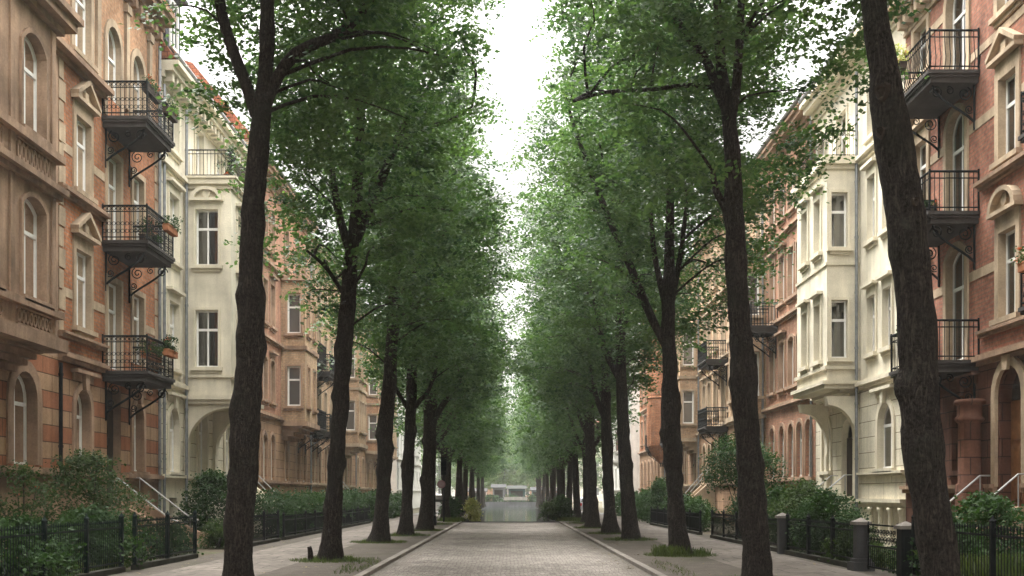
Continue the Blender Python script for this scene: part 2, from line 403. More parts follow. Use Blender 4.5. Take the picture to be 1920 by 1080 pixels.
for s in (-1, 1):
    v_.poly([(s * 3.1, Y0, GZ + .004), (s * 5.25, Y0, GZ + .004), (s * 5.25, 175, GZ + .004), (s * 4.9, 175, GZ + .004), (s * 4.9, YE, GZ + .004), (s * 3.1, 63.5, GZ + .004)])
    v_.poly([(s * 7.3, Y0, GZ + .004), (s * 8.25, Y0, GZ + .004), (s * 8.25, 175, GZ + .004), (s * 7.3, 175, GZ + .004)])
    wk.poly([(s * 5.15, Y0, GZ + .008), (s * 7.4, Y0, GZ + .008), (s * 7.4, 175, GZ + .008), (s * 5.15, 175, GZ + .008)])
structure(v_.build("verge", M['gravel'])); structure(wk.build("footpath", M['flags']))
cr = MB()
for s in (-1, 1):
    pts = [(s * 2.98, 63.5)] + [(s * (2.97 + 2.6 - 2.5 * math.cos(math.radians(15 * i))), 63.5 + 2.5 * math.sin(math.radians(15 * i))) for i in range(1, 7)]
    cr.poly([(x, y, GZ + .012) for x, y in pts] + [(s * 5.6, YE - .35, GZ + .012), (s * 2.98, YE - .35, GZ + .012)])
structure(cr.build("quayside_road", M['setts']))
q = MB(); q.wbox(-7, 7, YE - .34, YE, -1.2, .06)
for (a, ba), (b_, bb) in zip(bank, bank[1:]):
    for s in (-1, 1):
        q.poly([(s * ba, a + .01, -1.2), (s * bb, b_, -1.2), (s * bb, b_, GZ + .06), (s * ba, a + .01, GZ + .06)])
        q.poly([(s * ba, a + .01, GZ + .06), (s * bb, b_, GZ + .06), (s * (bb + .35), b_, GZ + .06), (s * (ba + .35), a + .01, GZ + .06)])
q.wbox(-9, 9, 199.9, 200.4, -1.2, .45)
structure(q.build("quay_wall", M['granite']))
wt = MB(); wt.poly([(-7.5, YE + .01, -.42), (7.5, YE + .01, -.42), (7.5, 199.8, -.42), (-7.5, 199.8, -.42)])
structure(wt.build("canal_water", M['water']))
pk = MB()
for s in (-1, 1): pk.poly([(s * 5.2, 93, GZ + .014), (s * 8.4, 93, GZ + .014), (s * 8.4, 112, GZ + .014), (s * 5.2, 112, GZ + .014)])
structure(pk.build("side_street", M['asphalt']))

# ------------------------------------------------------------------ facade pieces
def op(u0, u1, v0, v1, arch=0.0):            # arch: rise of the head (0 flat; (u1-u0)/2 is a half circle)
    return dict(u0=u0, u1=u1, v0=v0, v1=v1, a=min(arch, (u1 - u0) / 2))
def arcpts(o, g_=0.0, n=10):
    """head of an opening from its one spring to the other, grown by g_"""
    hw = (o['u1'] - o['u0']) / 2; uc = (o['u0'] + o['u1']) / 2
    if o['a'] <= 0: return [(o['u0'] - g_, o['v1'] + g_), (o['u1'] + g_, o['v1'] + g_)]
    R_ = (hw * hw + o['a'] ** 2) / (2 * o['a']); cv = o['v1'] - R_; h = math.asin(min(1, hw / R_))
    if o['a'] >= hw - 1e-6: h = math.pi / 2
    Rg = R_ + g_
    if o['a'] < hw * .98:                          # segmental head keeps vertical jambs
        hg = math.asin(min(1, (hw + g_) / Rg)) if Rg > 0 else h
        return [(uc + Rg * math.sin(-hg + 2 * hg * i / n), cv + Rg * math.cos(-hg + 2 * hg * i / n)) for i in range(n + 1)]
    return [(uc + Rg * math.sin(-h + 2 * h * i / n), cv + Rg * math.cos(-h + 2 * h * i / n)) for i in range(n + 1)]
def outline(o, g_=0.0, gb=0.0): return [(o['u0'] - g_, o['v0'] - gb)] + arcpts(o, g_) + [(o['u1'] + g_, o['v0'] - gb)]

def wall(mb, F, u0, u1, v0, v1, ops, depth=.32, mi=0, rmi=None):
    rmi = mi if rmi is None else rmi
    us = sorted({u0, u1} | {x for o in ops for x in (o['u0'], o['u1']) if u0 < x < u1})
    vs = sorted({v0, v1} | {x for o in ops for x in (o['v0'], o['v1']) if v0 < x < v1})
    for a, b in zip(us, us[1:]):
        for c, d in zip(vs, vs[1:]):
            um, vm = (a + b) / 2, (c + d) / 2
            if any(o['u0'] < um < o['u1'] and o['v0'] < vm < o['v1'] for o in ops): continue
            mb.poly([F.p(a, c, 0), F.p(b, c, 0), F.p(b, d, 0), F.p(a, d, 0)], mi)
    for o in ops:
        hd = arcpts(o); z = -depth
        ol = outline(o)
        for i_, (p, q_) in enumerate(zip(ol, ol[1:])):
            if o.get('nt') and 0 < i_ < len(ol) - 2: continue
            mb.poly([F.p(*p, 0), F.p(*q_, 0), F.p(*q_, z), F.p(*p, z)], rmi)
        if not o.get('nb'): mb.poly([F.p(o['u0'], o['v0'], 0), F.p(o['u1'], o['v0'], 0), F.p(o['u1'], o['v0'], z), F.p(o['u0'], o['v0'], z)], rmi)
        if o['a'] > 0 and not o.get('nt'):
            for p, q_ in zip(hd, hd[1:]): mb.poly([F.p(*p, 0), F.p(*q_, 0), F.p(q_[0], o['v1'], 0), F.p(p[0], o['v1'], 0)], mi)

def window(B, F, o, near=True, ped=None, trim=None, tw=.17, sill=True, depth=.32, bars=True, shelf=.66, label=None, door=False):
    """window = painted frame, with pane, surround and curtain as its own pieces"""
    hw = (o['u1'] - o['u0']) / 2; uc = (o['u0'] + o['u1']) / 2; t = .065 if near else .09
    f = MB(); zb, zf = -depth + .01, -depth + .075
    inner = dict(o); inner['u0'] += t; inner['u1'] -= t; inner['v1'] -= t; inner['v0'] += t
    if o['a'] > 0: inner['a'] = min((inner['u1'] - inner['u0']) / 2, max(.02, o['a'] - (t * .4 if o['a'] < hw * .98 else t)))
    f.ring(F, outline(o), outline(inner), zb, zf)
    f.box(F, o['u0'], o['u1'], o['v0'], o['v0'] + t, zb, zf + .03)
    vt = o['v0'] + (o['v1'] - o['v0']) * shelf
    f.box(F, o['u0'] + t * .8, o['u1'] - t * .8, vt - .045, vt + .045, zb, zf + .01)
    if bars:
        top = o['v1'] - t * .6
        f.box(F, uc - .033, uc + .033, o['v0'] + t, vt - .045, zb, zf - .012); f.box(F, uc - .025, uc + .025, vt + .045, top, zb, zf - .016)
    if door: f.box(F, o['u0'] + t, o['u1'] - t, o['v0'] + t, o['v0'] + t + .55, zb + .01, zf - .02)
    W = f.build("window", M['white_paint'], B)
    if label: W["label"] = label
    p = MB(); p.poly([F.p(u, v, -depth + .05) for u, v in outline(o)])
    p.build("pane", M['glass' if near else 'glass_far'], W)
    if trim is not None:
        s = MB()
        grown = outline(o, tw); s.ring(F, grown, outline(o), .0, .055)
        s.poly([F.p(o['u0'] - tw, o['v0'], 0), F.p(o['u0'], o['v0'], 0), F.p(o['u0'], o['v0'], .055), F.p(o['u0'] - tw, o['v0'], .055)])
        s.poly([F.p(o['u1'] + tw, o['v0'], 0), F.p(o['u1'], o['v0'], 0), F.p(o['u1'], o['v0'], .055), F.p(o['u1'] + tw, o['v0'], .055)])
        if sill:
            s.box(F, o['u0'] - tw - .07, o['u1'] + tw + .07, o['v0'] - .13, o['v0'] - .001, -.02, .16)
            s.box(F, o['u0'] - tw + .02, o['u1'] + tw - .02, o['v0'] - .24, o['v0'] - .13, -.02, .07)
        if ped:
            b0 = o['v1'] + tw + .005; w_ = hw + tw + .10
            s.box(F, uc - w_ + .12, uc + w_ - .12, b0, b0 + .20, -.02, .05)
            b1 = b0 + .20
            s.box(F, uc - w_, uc + w_, b1, b1 + .10, -.02, .22)
            if ped == 'tri':
                h = w_ * .62
                s.slab(F, [(uc - w_ + .05, b1 + .10), (uc + w_ - .05, b1 + .10), (uc, b1 + .10 + h * .9)], -.02, .07)
                for sg in (-1, 1):
                    a0 = (uc + sg * w_, b1 + .101); a1 = (uc, b1 + .10 + h)
                    s.slab(F, [a0, a1, (a1[0], a1[1] + .13), (a0[0] + sg * .04, a0[1] + .10)], -.02, .235 + sg * .001)
                s.box(F, uc - .13, uc + .13, b1 + .16, b1 + .10 + h * .55, .07, .14)
            elif ped == 'arc':
                R_ = w_ - .04; n = 12
                arc = [(uc + R_ * math.cos(math.pi * i / n), b1 + .10 + R_ * .72 * math.sin(math.pi * i / n)) for i in range(n + 1)]
                arc2 = [(uc + (R_ - .15) * math.cos(math.pi * i / n), b1 + .10 + (R_ - .15) * .72 * math.sin(math.pi * i / n)) for i in range(n + 1)]
                s.slab(F, arc2, -.02, .06); s.ring(F, arc, arc2, .0, .22)
                rr = [(uc + .16 * math.cos(6.283 * i / 10), b1 + .10 + R_ * .30 + .16 * math.sin(6.283 * i / 10)) for i in range(10)]
                s.slab(F, rr, .06, .13)
            elif ped == 'key':
                pass
        if ped == 'key':
            s.slab(F, [(uc - .10, o['v1'] - .03), (uc + .10, o['v1'] - .03), (uc + .17, o['v1'] + tw + .22), (uc - .17, o['v1'] + tw + .22)], 0, .16)
        s.build("surround", trim, W)
    if near and rnd.random() < .6:
        cmb = MB(); n = 14; d0 = -depth - .14; full = rnd.random() < .35
        spans = [(o['u0'], o['u1'])] if full else [(o['u0'], o['u0'] + hw * rnd.uniform(.45, .8)), (o['u1'] - hw * rnd.uniform(.45, .8), o['u1'])]
        vtop = o['v1'] + .1; vb = o['v0'] + (rnd.uniform(0, .25) if not full else (o['v1'] - o['v0']) * rnd.uniform(0, .45))
        for a, b in spans:
            xs = [a + (b - a) * i / n for i in range(n + 1)]
            for i in range(n):
                da, db = d0 + .03 * math.sin(i * 1.9), d0 + .03 * math.sin((i + 1) * 1.9)
                cmb.poly([F.p(xs[i], vb, da), F.p(xs[i + 1], vb, db), F.p(xs[i + 1], vtop, db), F.p(xs[i], vtop, da)])
        cmb.build("curtain", M['curtain'], W)
    return W

def cornice(B, mat, F, u0, u1, v, steps, dent=None):
    """stack of projecting courses; steps of (height, projection) from the bottom up; dent = (v0, v1, d0, d1, spacing)"""
    mb = MB()
    for h, p in steps:
        mb.box(F, u0, u1, v, v + h, -.05, p); v += h
    c = mb.build("cornice", mat, B)
    if dent:
        m = MB(); u = u0 + .2; m.box(F, u0 + .1, u1 - .1, dent[0] + .01, dent[1] - .01, dent[2] - .02, dent[2] + .03)
        while u + .22 < u1: m.box(F, u, u + .22, *dent[:4]); u += dent[4]
        m.build("dentil_course", mat, c)
def trim_box(B, name, mat, F, *a):
    mb = MB(); mb.box(F, *a); return mb.build(name, mat, B)

def spiral(c, r0, r1, turns, F, d_plane='u', n=26, a0=0):
    pts = []
    for i in range(n + 1):
        t = i / n; a = a0 + turns * 2 * math.pi * t; r = r0 + (r1 - r0) * t
        pts.append((c[0] + r * math.cos(a), c[1] + r * math.sin(a)))
    return pts
def balcony(B, s, X0, u0, u1, D, v, style='bars', brackets=True, rail_h=1.02, slab_m='slab_dark'):
    F = Fr((s * X0, 0, 0), (0, 1, 0), (-s, 0, 0))
    m = MB()
    m.box(F, u0 + .10, u1 - .10, v - .30, v - .16, -.05, D - .10)
    m.box(F, u0 + .04, u1 - .04, v - .16, v - .09, -.05, D - .04)
    m.box(F, u0, u1, v - .09, v, -.05, D)
    bal = m.build("balcony", M[slab_m], B)
    r_ = MB(); e = .06
    c = [(u0 + e, 0.02), (u0 + e, D - e), (u1 - e, D - e), (u1 - e, 0.02)]
    def bar(p, q_, vv, t): r_.tube([F.p(p[0], vv, p[1]), F.p(q_[0], vv, q_[1])], t, 6)
    for i in range(3):
        p, q_ = c[i], c[i + 1]
        bar(p, q_, v + rail_h, .03); bar(p, q_, v + rail_h - .17, .016); bar(p, q_, v + .10, .018)
        ln = math.hypot(q_[0] - p[0], q_[1] - p[1]); n = max(2, int(ln / .125))
        for j in range(n + 1):
            t = j / n; u = p[0] + (q_[0] - p[0]) * t; d = p[1] + (q_[1] - p[1]) * t
            if style == 'belly' and i != 9:
                nu, ndd = ((0, 1) if i == 1 else ((-1, 0) if i == 0 else (1, 0)))
                prof = [(v + .02, 0), (v + .16, .07), (v + .32, .10), (v + .5, .05), (v + rail_h - .17, 0), (v + rail_h, 0)]
                r_.tube([F.p(u + nu * b_, vv, d + ndd * b_) for vv, b_ in prof], .011, 5)
            else:
                r_.tube([F.p(u, v, d), F.p(u, v + rail_h, d)], .011, 5)
            if style == 'ornate' and j < n:
                uu = p[0] + (q_[0] - p[0]) * (t + .5 / n); dd = p[1] + (q_[1] - p[1]) * (t + .5 / n)
                ax = (1, 0) if i == 1 else (0, 1)
                for vc, rr in ((v + .28, .055), (v + .5, .05), (v + rail_h - .085, .05)):
                    r_.tube([F.p(uu + ax[0] * rr * math.cos(a), vc + rr * math.sin(a), dd + ax[1] * rr * math.cos(a)) for a in [k_ * math.pi / 4 for k_ in range(9)]], .009, 4)
    for (u, d) in c:
        r_.tube([F.p(u, v, d), F.p(u, v + rail_h + .06, d)], .026, 6)
    r_.build("railing", M['iron'], bal)
    if brackets:
        for u in (u0 + .3, u1 - .3):
            k_ = MB(); b0 = v - .30
            arm = [F.p(u, b0 - .95 + .95 * (i / 10) ** .8, .02 + (D - .25) * math.sin(math.pi / 2 * i / 10)) for i in range(11)]
            k_.tube(arm, .032, 6)
            k_.tube([F.p(u, b0 - 1.15, .03), F.p(u, b0, .03)], .03, 6)
            for cc, r0, tn, a0 in (((D - .32, b0 - .19), .17, 1.6, 0), ((.28, b0 - .22), .19, 1.7, 2), ((.16, b0 - .62), .11, 1.5, 4), ((D * .5, b0 - .14), .11, 1.4, 1)):
                k_.tube([F.p(u, y_, x_) for x_, y_ in spiral(cc, r0, .03, tn, F, a0=a0)], .017, 5)
            k_.build("bracket", M['iron'], bal)
    return bal

def bay(B, s, X0, u0, u1, D, v0, v1, mat, trim, near_ops=(), front_ops=(), near=True, rings=(), corbel=4, corb_h=.7, peds=(None, None), bars=(True, True), ftrim=True):
    """box bay standing out D from the facade; near_ops run from the facade outward"""
    NF = Fr((s * X0, u0, 0), (-s, 0, 0), (0, -1, 0)); FF = Fr((s * (X0 - D), 0, 0), (0, 1, 0), (-s, 0, 0)); EF = Fr((s * X0, u1, 0), (-s, 0, 0), (0, 1, 0))
    m = MB(); wall(m, NF, 0, D, v0, v1, near_ops, .22); wall(m, FF, u0, u1, v0, v1, front_ops, .26); wall(m, EF, 0, D, v0, v1, [], .2)
    F = Fr((s * X0, 0, 0), (0, 1, 0), (-s, 0, 0))
    m.poly([F.p(u0, v0, 0), F.p(u1, v0, 0), F.p(u1, v0, D), F.p(u0, v0, D)]); m.poly([F.p(u0, v1 - .01, 0), F.p(u1, v1 - .01, 0), F.p(u1, v1 - .01, D), F.p(u0, v1 - .01, D)])
    by = m.build("bay", mat, B)
    for (a, b, p) in rings: trim_box(by, "moulding", trim, F, u0 - p, u1 + p, a, b, -.03, D + p)
    t = MB()
    for i in range(corbel):
        sh = D * .78 * ((i + 1) / corbel) ** 1.5; a = v0 - corb_h * (i + 1) / corbel
        t.box(F, u0 + .04 + sh * .35, u1 - .04 - sh * .35, a, v0 - corb_h * i / corbel, -.03, D - .02 - sh)
    if t.f: t.build("corbel", trim, by)
    for i, o in enumerate(near_ops): window(B, NF, o, near, peds[0] if not isinstance(peds[0], (list, tuple)) else peds[0][i * len(peds[0]) // len(near_ops)], trim if ftrim else None, .09, True, .22, bars[0])
    for i, o in enumerate(front_ops): window(B, FF, o, near, peds[1] if not isinstance(peds[1], (list, tuple)) else peds[1][i * len(peds[1]) // len(front_ops)], trim if ftrim else None, .11, True, .26, bars[1])
    return NF, FF
def shell(mb, s, X0, u0, u1, v0, v1, back=10.0, mi=0):
    F = Fr((s * X0, 0, 0), (0, 1, 0), (-s, 0, 0))
    for u in (u0 + .01, u1 - .01): mb.poly([F.p(u, v0, -.001), F.p(u, v0, -back), F.p(u, v1, -back), F.p(u, v1, -.001)], mi)
    mb.poly([F.p(u0, v0, -back), F.p(u1, v0, -back), F.p(u1, v1, -back), F.p(u0, v1, -back)], mi)
def roof(B, s, X0, u0, u1, ev, mat, over=.55, rise=3.4, run=2.2, top=1.2, back=10.0):
    F = Fr((s * X0, 0, 0), (0, 1, 0), (-s, 0, 0)); m = MB()
    m.prism(F, [(over, ev + .02), (over, ev + .16), (over - .12, ev + .2), (-run, ev + rise), (-back * .6, ev + rise + top), (-back - .2, ev + .1), (-back - .2, ev + .02)], u0, u1)
    return m.build("roof", mat, B)
def gutter(B, s, X0, u0, u1, ev, over=.55):
    F = Fr((s * X0, 0, 0), (0, 1, 0), (-s, 0, 0)); m = MB()
    m.tube([F.p(u0, ev + .1, over + .07), F.p(u1, ev + .1, over + .07)], .085, 8); m.build("gutter", M['zinc'], B)
def downpipe(B, s, X0, u, v0, v1, d=.12, mat='zinc'):
    F = Fr((s * X0, 0, 0), (0, 1, 0), (-s, 0, 0)); m = MB()
    m.tube([F.p(u, v0, d), F.p(u, v1, d)], .055, 8)
    vv = v0 + .6
    while vv < v1: m.tube([F.p(u, vv, d), F.p(u, vv + .07, d)], .07, 8); vv += 1.9
    m.build("downpipe", M[mat], B)
def stairs(B, s, X0, uc, wd, zt, run, mat, rail='steel', cheek=True):
    """outside steps falling from the facade towards the street, cheek walls and handrails"""
    F = Fr((s * X0, 0, 0), (0, 1, 0), (-s, 0, 0)); n = max(4, int(zt / .17)); m = MB()
    for i in range(n):
        h = zt * (n - i) / n; m.box(F, uc - wd / 2, uc + wd / 2, GZ, GZ + h, .02 + run * i / n, run * (i + 1) / n + .02)
    if cheek:
        for sg in (-1, 1):
            a, b = uc + sg * wd / 2, uc + sg * (wd / 2 + .24)
            m.prism(F, [(.02, GZ), (.02, zt + .15), (.35, zt + .15), (run + .25, .55), (run + .55, .5), (run + .55, GZ)], min(a, b), max(a, b))
    st = m.build("steps", mat, B)
    for sg in (-1, 1):
        h = MB(); u = uc + sg * (wd / 2 + .1); pts = [F.p(u, zt + .9, .05), F.p(u, zt + .9, .3), F.p(u, .98, run), F.p(u, .9, run + .25)]
        h.tube(pts, .024, 7); h.tube([F.p(u, .98, run), F.p(u, .4, run)], .018, 6); h.tube([F.p(u, zt + .88, .3), F.p(u, zt, .3)], .018, 6)
        h.build("handrail", M[rail], st)
    return st

# ------------------------------------------------------------------ near houses
XF = 12.0
FL = Fr((-XF, 0, 0), (0, 1, 0), (1, 0, 0)); FRt = Fr((XF, 0, 0), (0, 1, 0), (-1, 0, 0))
hc = lambda o: (o['u1'] - o['u0']) / 2

# --- the red brick house with the brown stone bay
A0, A1 = 3.0, 38.2
B = thing("townhouse", "red brick house with brown stone bay, striped ground floor, stacked iron balconies", "house", (-XF, 30, 0), "townhouses lining the avenue")
g0 = op(26.95, 28.3, 2.45, 4.75, 1); g1 = op(30.85, 31.95, 2.45, 4.65, 1); g2 = dict(op(33.3, 34.5, 2.2, 4.9, 0), nb=1); g2b = dict(op(33.3, 34.5, 1.35, 2.2), nt=1); g3 = op(35.55, 36.55, 2.45, 4.65, 1); g4 = op(23.0, 24.3, 2.45, 4.75, 1)
f1 = [op(30.85, 31.95, 6.35, 8.5), op(33.3, 34.4, 5.5, 8.1), op(35.55, 36.55, 5.9, 8.1)]
f2 = [op(30.85, 31.95, 10.15, 12.2), op(33.3, 34.4, 9.25, 11.9), op(35.55, 36.55, 9.6, 11.9)]
f3 = [op(30.75, 31.95, 13.95, 16.3, 1), op(33.25, 34.4, 12.95, 15.8, 1), op(35.5, 36.6, 12.95, 15.8, 1), op(23.2, 24.4, 14.4, 16.4, 1), op(26.4, 27.6, 14.4, 16.4, 1)]
m = MB()
wall(m, FL, A0, A1, 0, 2.2, [g2b], .3, 1)
wall(m, FL, A0, A1, 2.2, 5.35, [g4, g0, g1, g2, g3], .3, 2, 1)
wall(m, FL, A0, 29.75, 5.35, 13.6, [], mi=3); wall(m, FL, 29.75, A1, 5.35, 13.6, f1 + f2, .2, 0, 4)
wall(m, FL, A0, A1, 13.6, 18.0, f3, .2, 5, 4); shell(m, -1, XF, A0, A1, 0, 18)
m.build("wall", [M['brick_red'], M['sandstone'], M['stripe'], M['sand_pink'], M['sand_light'], M['brick_orange']], B)
for o in (g4, g0): window(B, FL, o, True, None, M['sandstone'], .3, False, .3)
for o in (g1, g3): window(B, FL, o, True, 'key', M['sand_pink'], .2, True, .3)
dm = MB(); dm.box(FL, 33.32, 34.48, 1.36, 4.3, -.29, -.23)
for a in (33.42, 33.95): dm.box(FL, a, a + .43, 1.7, 3.2, -.23, -.20); dm.box(FL, a, a + .43, 3.45, 4.2, -.23, -.20)
D_ = dm.build("door", M['dark_wood'], B)
p = MB(); p.poly([FL.p(33.3, 4.3, -.26), FL.p(34.5, 4.3, -.26), FL.p(34.5, 4.9, -.26), FL.p(33.3, 4.9, -.26)]); p.build("pane", M['glass_far'], D_)
for o, pd in zip(f1 + f2 + f3[:3], ('tri', None, None, 'tri', None, None, None, None, None)):
    window(B, FL, o, True, pd, M['sand_light'], .17 if o['a'] == 0 else .22, o['u0'] < 32, .2, True, .68)
for o in f3[3:]: window(B, FL, o, True, None, M['sand_light'], depth=.2)
SS, SL = M['sandstone'], M['sand_light']
for a, b in ((A0, 33.15), (34.65, A1)): cornice(B, SS, FL, a, b, 2.13, [(.10, .10), (.12, .2), (.05, .12)])
for a, b in ((29.7, 33.0), (36.8, A1)):
    cornice(B, SS, FL, a, b, 5.28, [(.10, .12), (.10, .24), (.06, .14)]); cornice(B, SS, FL, a, b, 5.92, [(.09, .12), (.07, .20)])
    cornice(B, SS, FL, a, b, 9.72, [(.10, .10), (.11, .26), (.07, .14)])
    cornice(B, SS, FL, a if a > 30 else 27.5, b, 13.35, [(.10, .12), (.14, .34), (.08, .2)])
cornice(B, SS, FL, A0, A1, 17.3, [(.16, .10), (.16, .22), (.2, .48), (.14, .6)], (17.06, 17.31, -.02, .24, .5))
for v in (7.05, 10.95):                               # pale stone bands in the brick
    for a, b in ((29.9, 30.66), (32.14, 33.1), (36.75, 38.1)): trim_box(B, "stone_band", SL, FL, a, b, v, v + .24, -.02, .018)
for a in (29.72, 37.75):
    t = MB()
    for i in range(13):
        v = 6.1 + i * .56; wq = .42 if i % 2 else .3
        if v < 13.2: t.box(FL, a, a + wq, v, v + .5, -.02, .03)
    t.build("quoin_strip", SL, B)
for a in (32.35, 34.8, 37.0):                        # top storey pilasters
    t = MB(); t.box(FL, a, a + .28, 13.7, 16.7, -.02, .09); t.box(FL, a - .06, a + .34, 16.7, 16.95, -.02, .14); t.build("pilaster", SL, B)
bo = [op(25.2, 26.45, 6.2, 8.55, .25), op(25.2, 26.45, 10.0, 12.3, .35), op(22.7, 23.9, 6.2, 8.55, .25), op(22.7, 23.9, 10.0, 12.3, .35)]
NFb, FFb = bay(B, -1, XF, 21.6, 27.1, 1.0, 5.4, 13.2, M['sandstone'], M['sandstone'], (), bo, True,
    [(5.15, 5.45, .22), (5.95, 6.12, .16), (8.82, 8.95, .12), (8.95, 9.1, .24), (9.72, 9.9, .18), (12.85, 13.0, .16), (13.0, 13.22, .38), (13.22, 13.38, .5)], 5, .75)
t = MB()                                              # pierced panels under the bay windows, balustrade on top
for v0, v1 in ((5.5, 5.93), (9.12, 9.7)):
    for a, b in ((24.9, 26.75), (22.4, 24.2)):
        t.box(FFb, a, b, v0, v0 + .05, 0, .06); t.box(FFb, a, b, v1 - .05, v1, 0, .06)
        n = 9
        for i in range(n):
            uu = a + (b - a) * (i + .5) / n; hh = (v1 - v0) / 2 - .05; vc = (v0 + v1) / 2
            t.ring(FFb, [(uu + .1 * math.cos(k_ * .785), vc + hh * math.sin(k_ * .785)) for k_ in range(8)], [(uu + .055 * math.cos(k_ * .785), vc + hh * .6 * math.sin(k_ * .785)) for k_ in range(8)], 0, .05, closed=True)
for a in (24.55, 26.78): t.box(FFb, a, a + .22, 6.15, 12.8, 0, .05)
t.box(FFb, 21.7, 27.0, 14.1, 14.25, -.3, -.05); t.box(FFb, 21.7, 27.0, 13.38, 13.5, -.3, -.05)
for i in range(24): t.lathe(FFb.p(21.9 + i * .215, 13.5, -.17), [(.05, 0), (.075, .15), (.04, .35), (.075, .5), (.05, .6)], 7)
t.build("balustrade", M['sandstone'], B)
balcony(B, -1, XF, 32.85, 35.5, 1.38, 12.83, 'ornate'); balcony(B, -1, XF, 32.85, 35.5, 1.38, 9.18, 'ornate'); balcony(B, -1, XF, 32.85, 35.5, 1.38, 5.35, 'ornate')
downpipe(B, -1, XF, 29.6, 2.35, 5.2, mat='iron')
downpipe(B, -1, XF, 37.95, .3, 16.9)
roof(B, -1, XF, A0, A1, 17.96, M['tiles']); stairs(B, -1, XF, 34.3, 1.9, 1.33, 1.9, M['sand_pink'])

# --- cream stucco house
A0, A1 = 38.2, 50.0
B = thing("townhouse", "cream stucco house with two storey bay and small roof terrace, beside the brown house", "house", (-XF, 44, 0), "townhouses lining the avenue")
gs = [op(39.3, 40.45, 2.5, 4.8, 1), op(43.0, 44.2, 2.4, 5.0, 1), op(47.0, 48.2, 2.5, 4.8, 1)]
fs = [op(39.3, 40.45, 6.2, 8.55), op(39.3, 40.45, 10.0, 12.35), op(39.3, 40.45, 13.9, 15.6), op(42.6, 43.7, 13.5, 15.7), op(45.6, 46.7, 13.9, 15.6), op(47.4, 48.5, 6.2, 8.5), op(47.4, 48.5, 10, 12.3), op(48.2, 49.2, 13.9, 15.6)]
m = MB(); wall(m, FL, A0, A1, 0, 2.3, [op(39.4, 40.3, .6, 1.6)], .3, 0); wall(m, FL, A0, A1, 2.3, 5.6, gs, .24, 1, 0); wall(m, FL, A0, A1, 5.6, 16.6, fs, .22, 0); shell(m, -1, XF, A0, A1, 0, 16.6)
m.build("wall", [M['cream'], M['rust_cream']], B)
for o in gs: window(B, FL, o, True, 'key', M['cream_trim'], .2, True, .24)
for o, pd in zip(fs, ('flat', 'flat', None, None, None, 'flat', 'flat', None)): window(B, FL, o, True, pd, M['cream_trim'], .14, True, .22)
CT = M['cream_trim']
cornice(B, CT, FL, A0, A1, 2.2, [(.1, .08), (.12, .16)]); cornice(B, CT, FL, A0, A1, 5.45, [(.1, .08), (.14, .2), (.06, .12)]); cornice(B, CT, FL, A0, 41.05, 13.0, [(.1, .08), (.14, .22), (.06, .12)])
cornice(B, CT, FL, A0, A1, 15.85, [(.15, .08), (.2, .2), (.2, .5), (.15, .68)], (15.9, 16.19, .08, .42, .5))
no = [op(.42, 1.26, 6.4, 8.5), op(.42, 1.26, 10.15, 12.2)]
fo = [op(42.1, 43.0, 6.4, 8.5), op(43.8, 44.7, 6.4, 8.5), op(42.1, 43.0, 10.15, 12.2), op(43.8, 44.7, 10.15, 12.2)]
bay(B, -1, XF, 41.2, 45.6, 1.72, 5.2, 13.35, M['cream'], M['cream_trim'], no, fo, True,
    [(5.05, 5.2, .1), (5.2, 5.36, .2), (6.02, 6.12, .09), (12.95, 13.1, .08), (13.1, 13.3, .2), (13.3, 13.38, .26)], 0, 0, ((None, 'arc'), (None, 'flat')))
t = MB()                                              # quarter arches that carry the bay
prof = [(-.02, 5.05), (-.02, 3.3), (.12, 3.3)] + [(.12 + 1.5 * (1 - math.cos(math.pi / 2 * i / 10)), 3.5 + 1.4 * math.sin(math.pi / 2 * i / 10)) for i in range(11)] + [(1.72, 5.05)]
for a, b in ((41.22, 41.62), (45.15, 45.58)):
    t = MB(); t.prism(FL, prof, a, b); t.box(FL, a + .01, b - .01, 2.45, 3.3, -.02, .1); t.build("bay_arch", M['cream_trim'], B)
F2 = FL; r_ = MB()
for (p_, q_) in (((41.3, .02), (41.3, 1.62)), ((41.3, 1.62), (45.5, 1.62)), ((45.5, 1.62), (45.5, .02))):
    for vv, tt in ((14.42, .025), (14.28, .014), (13.5, .016)): r_.tube([F2.p(p_[0], vv, p_[1]), F2.p(q_[0], vv, q_[1])], tt, 6)
    n = int(math.hypot(p_[0] - q_[0], p_[1] - q_[1]) / .13)
    for i in range(n + 1): u = p_[0] + (q_[0] - p_[0]) * i / n; d = p_[1] + (q_[1] - p_[1]) * i / n; r_.tube([F2.p(u, 13.38, d), F2.p(u, 14.42, d)], .01, 5)
r_.build("terrace_railing", M['iron'], B)
downpipe(B, -1, XF, 41.02, .4, 15.8, .14); downpipe(B, -1, XF, 38.45, .4, 15.8)
roof(B, -1, XF, A0, A1, 16.6, M['tiles'], rise=3.6, run=1.9); gutter(B, -1, XF, A0, A1, 16.6)
t = MB(); F = FL                                      # grey mansard dormer
t.box(F, 38.5, 40.2, 16.9, 19.3, -2.4, .15); t.prism(F, [(.4, 19.3), (.4, 19.42), (-.3, 19.85), (-2.6, 19.95), (-2.6, 19.3)], 38.35, 40.35)
dr = t.build("dormer", M['slate'], B)
DF = Fr((-XF + .15, 0, 0), (0, 1, 0), (1, 0, 0)); o = op(38.9, 39.8, 17.3, 19.0)
f_ = MB(); f_.ring(DF, outline(o, .02), outline(o, -.09), 0, .06); f_.box(DF, 38.9, 39.8, 17.3, 17.4, 0, .08); f_.box(DF, 39.31, 39.39, 17.4, 19, .0, .05); f_.build("dormer_window", M['white_paint'], dr)
stairs(B, -1, XF, 48.9, 1.3, 2.2, 2.4, M['cream_trim'])

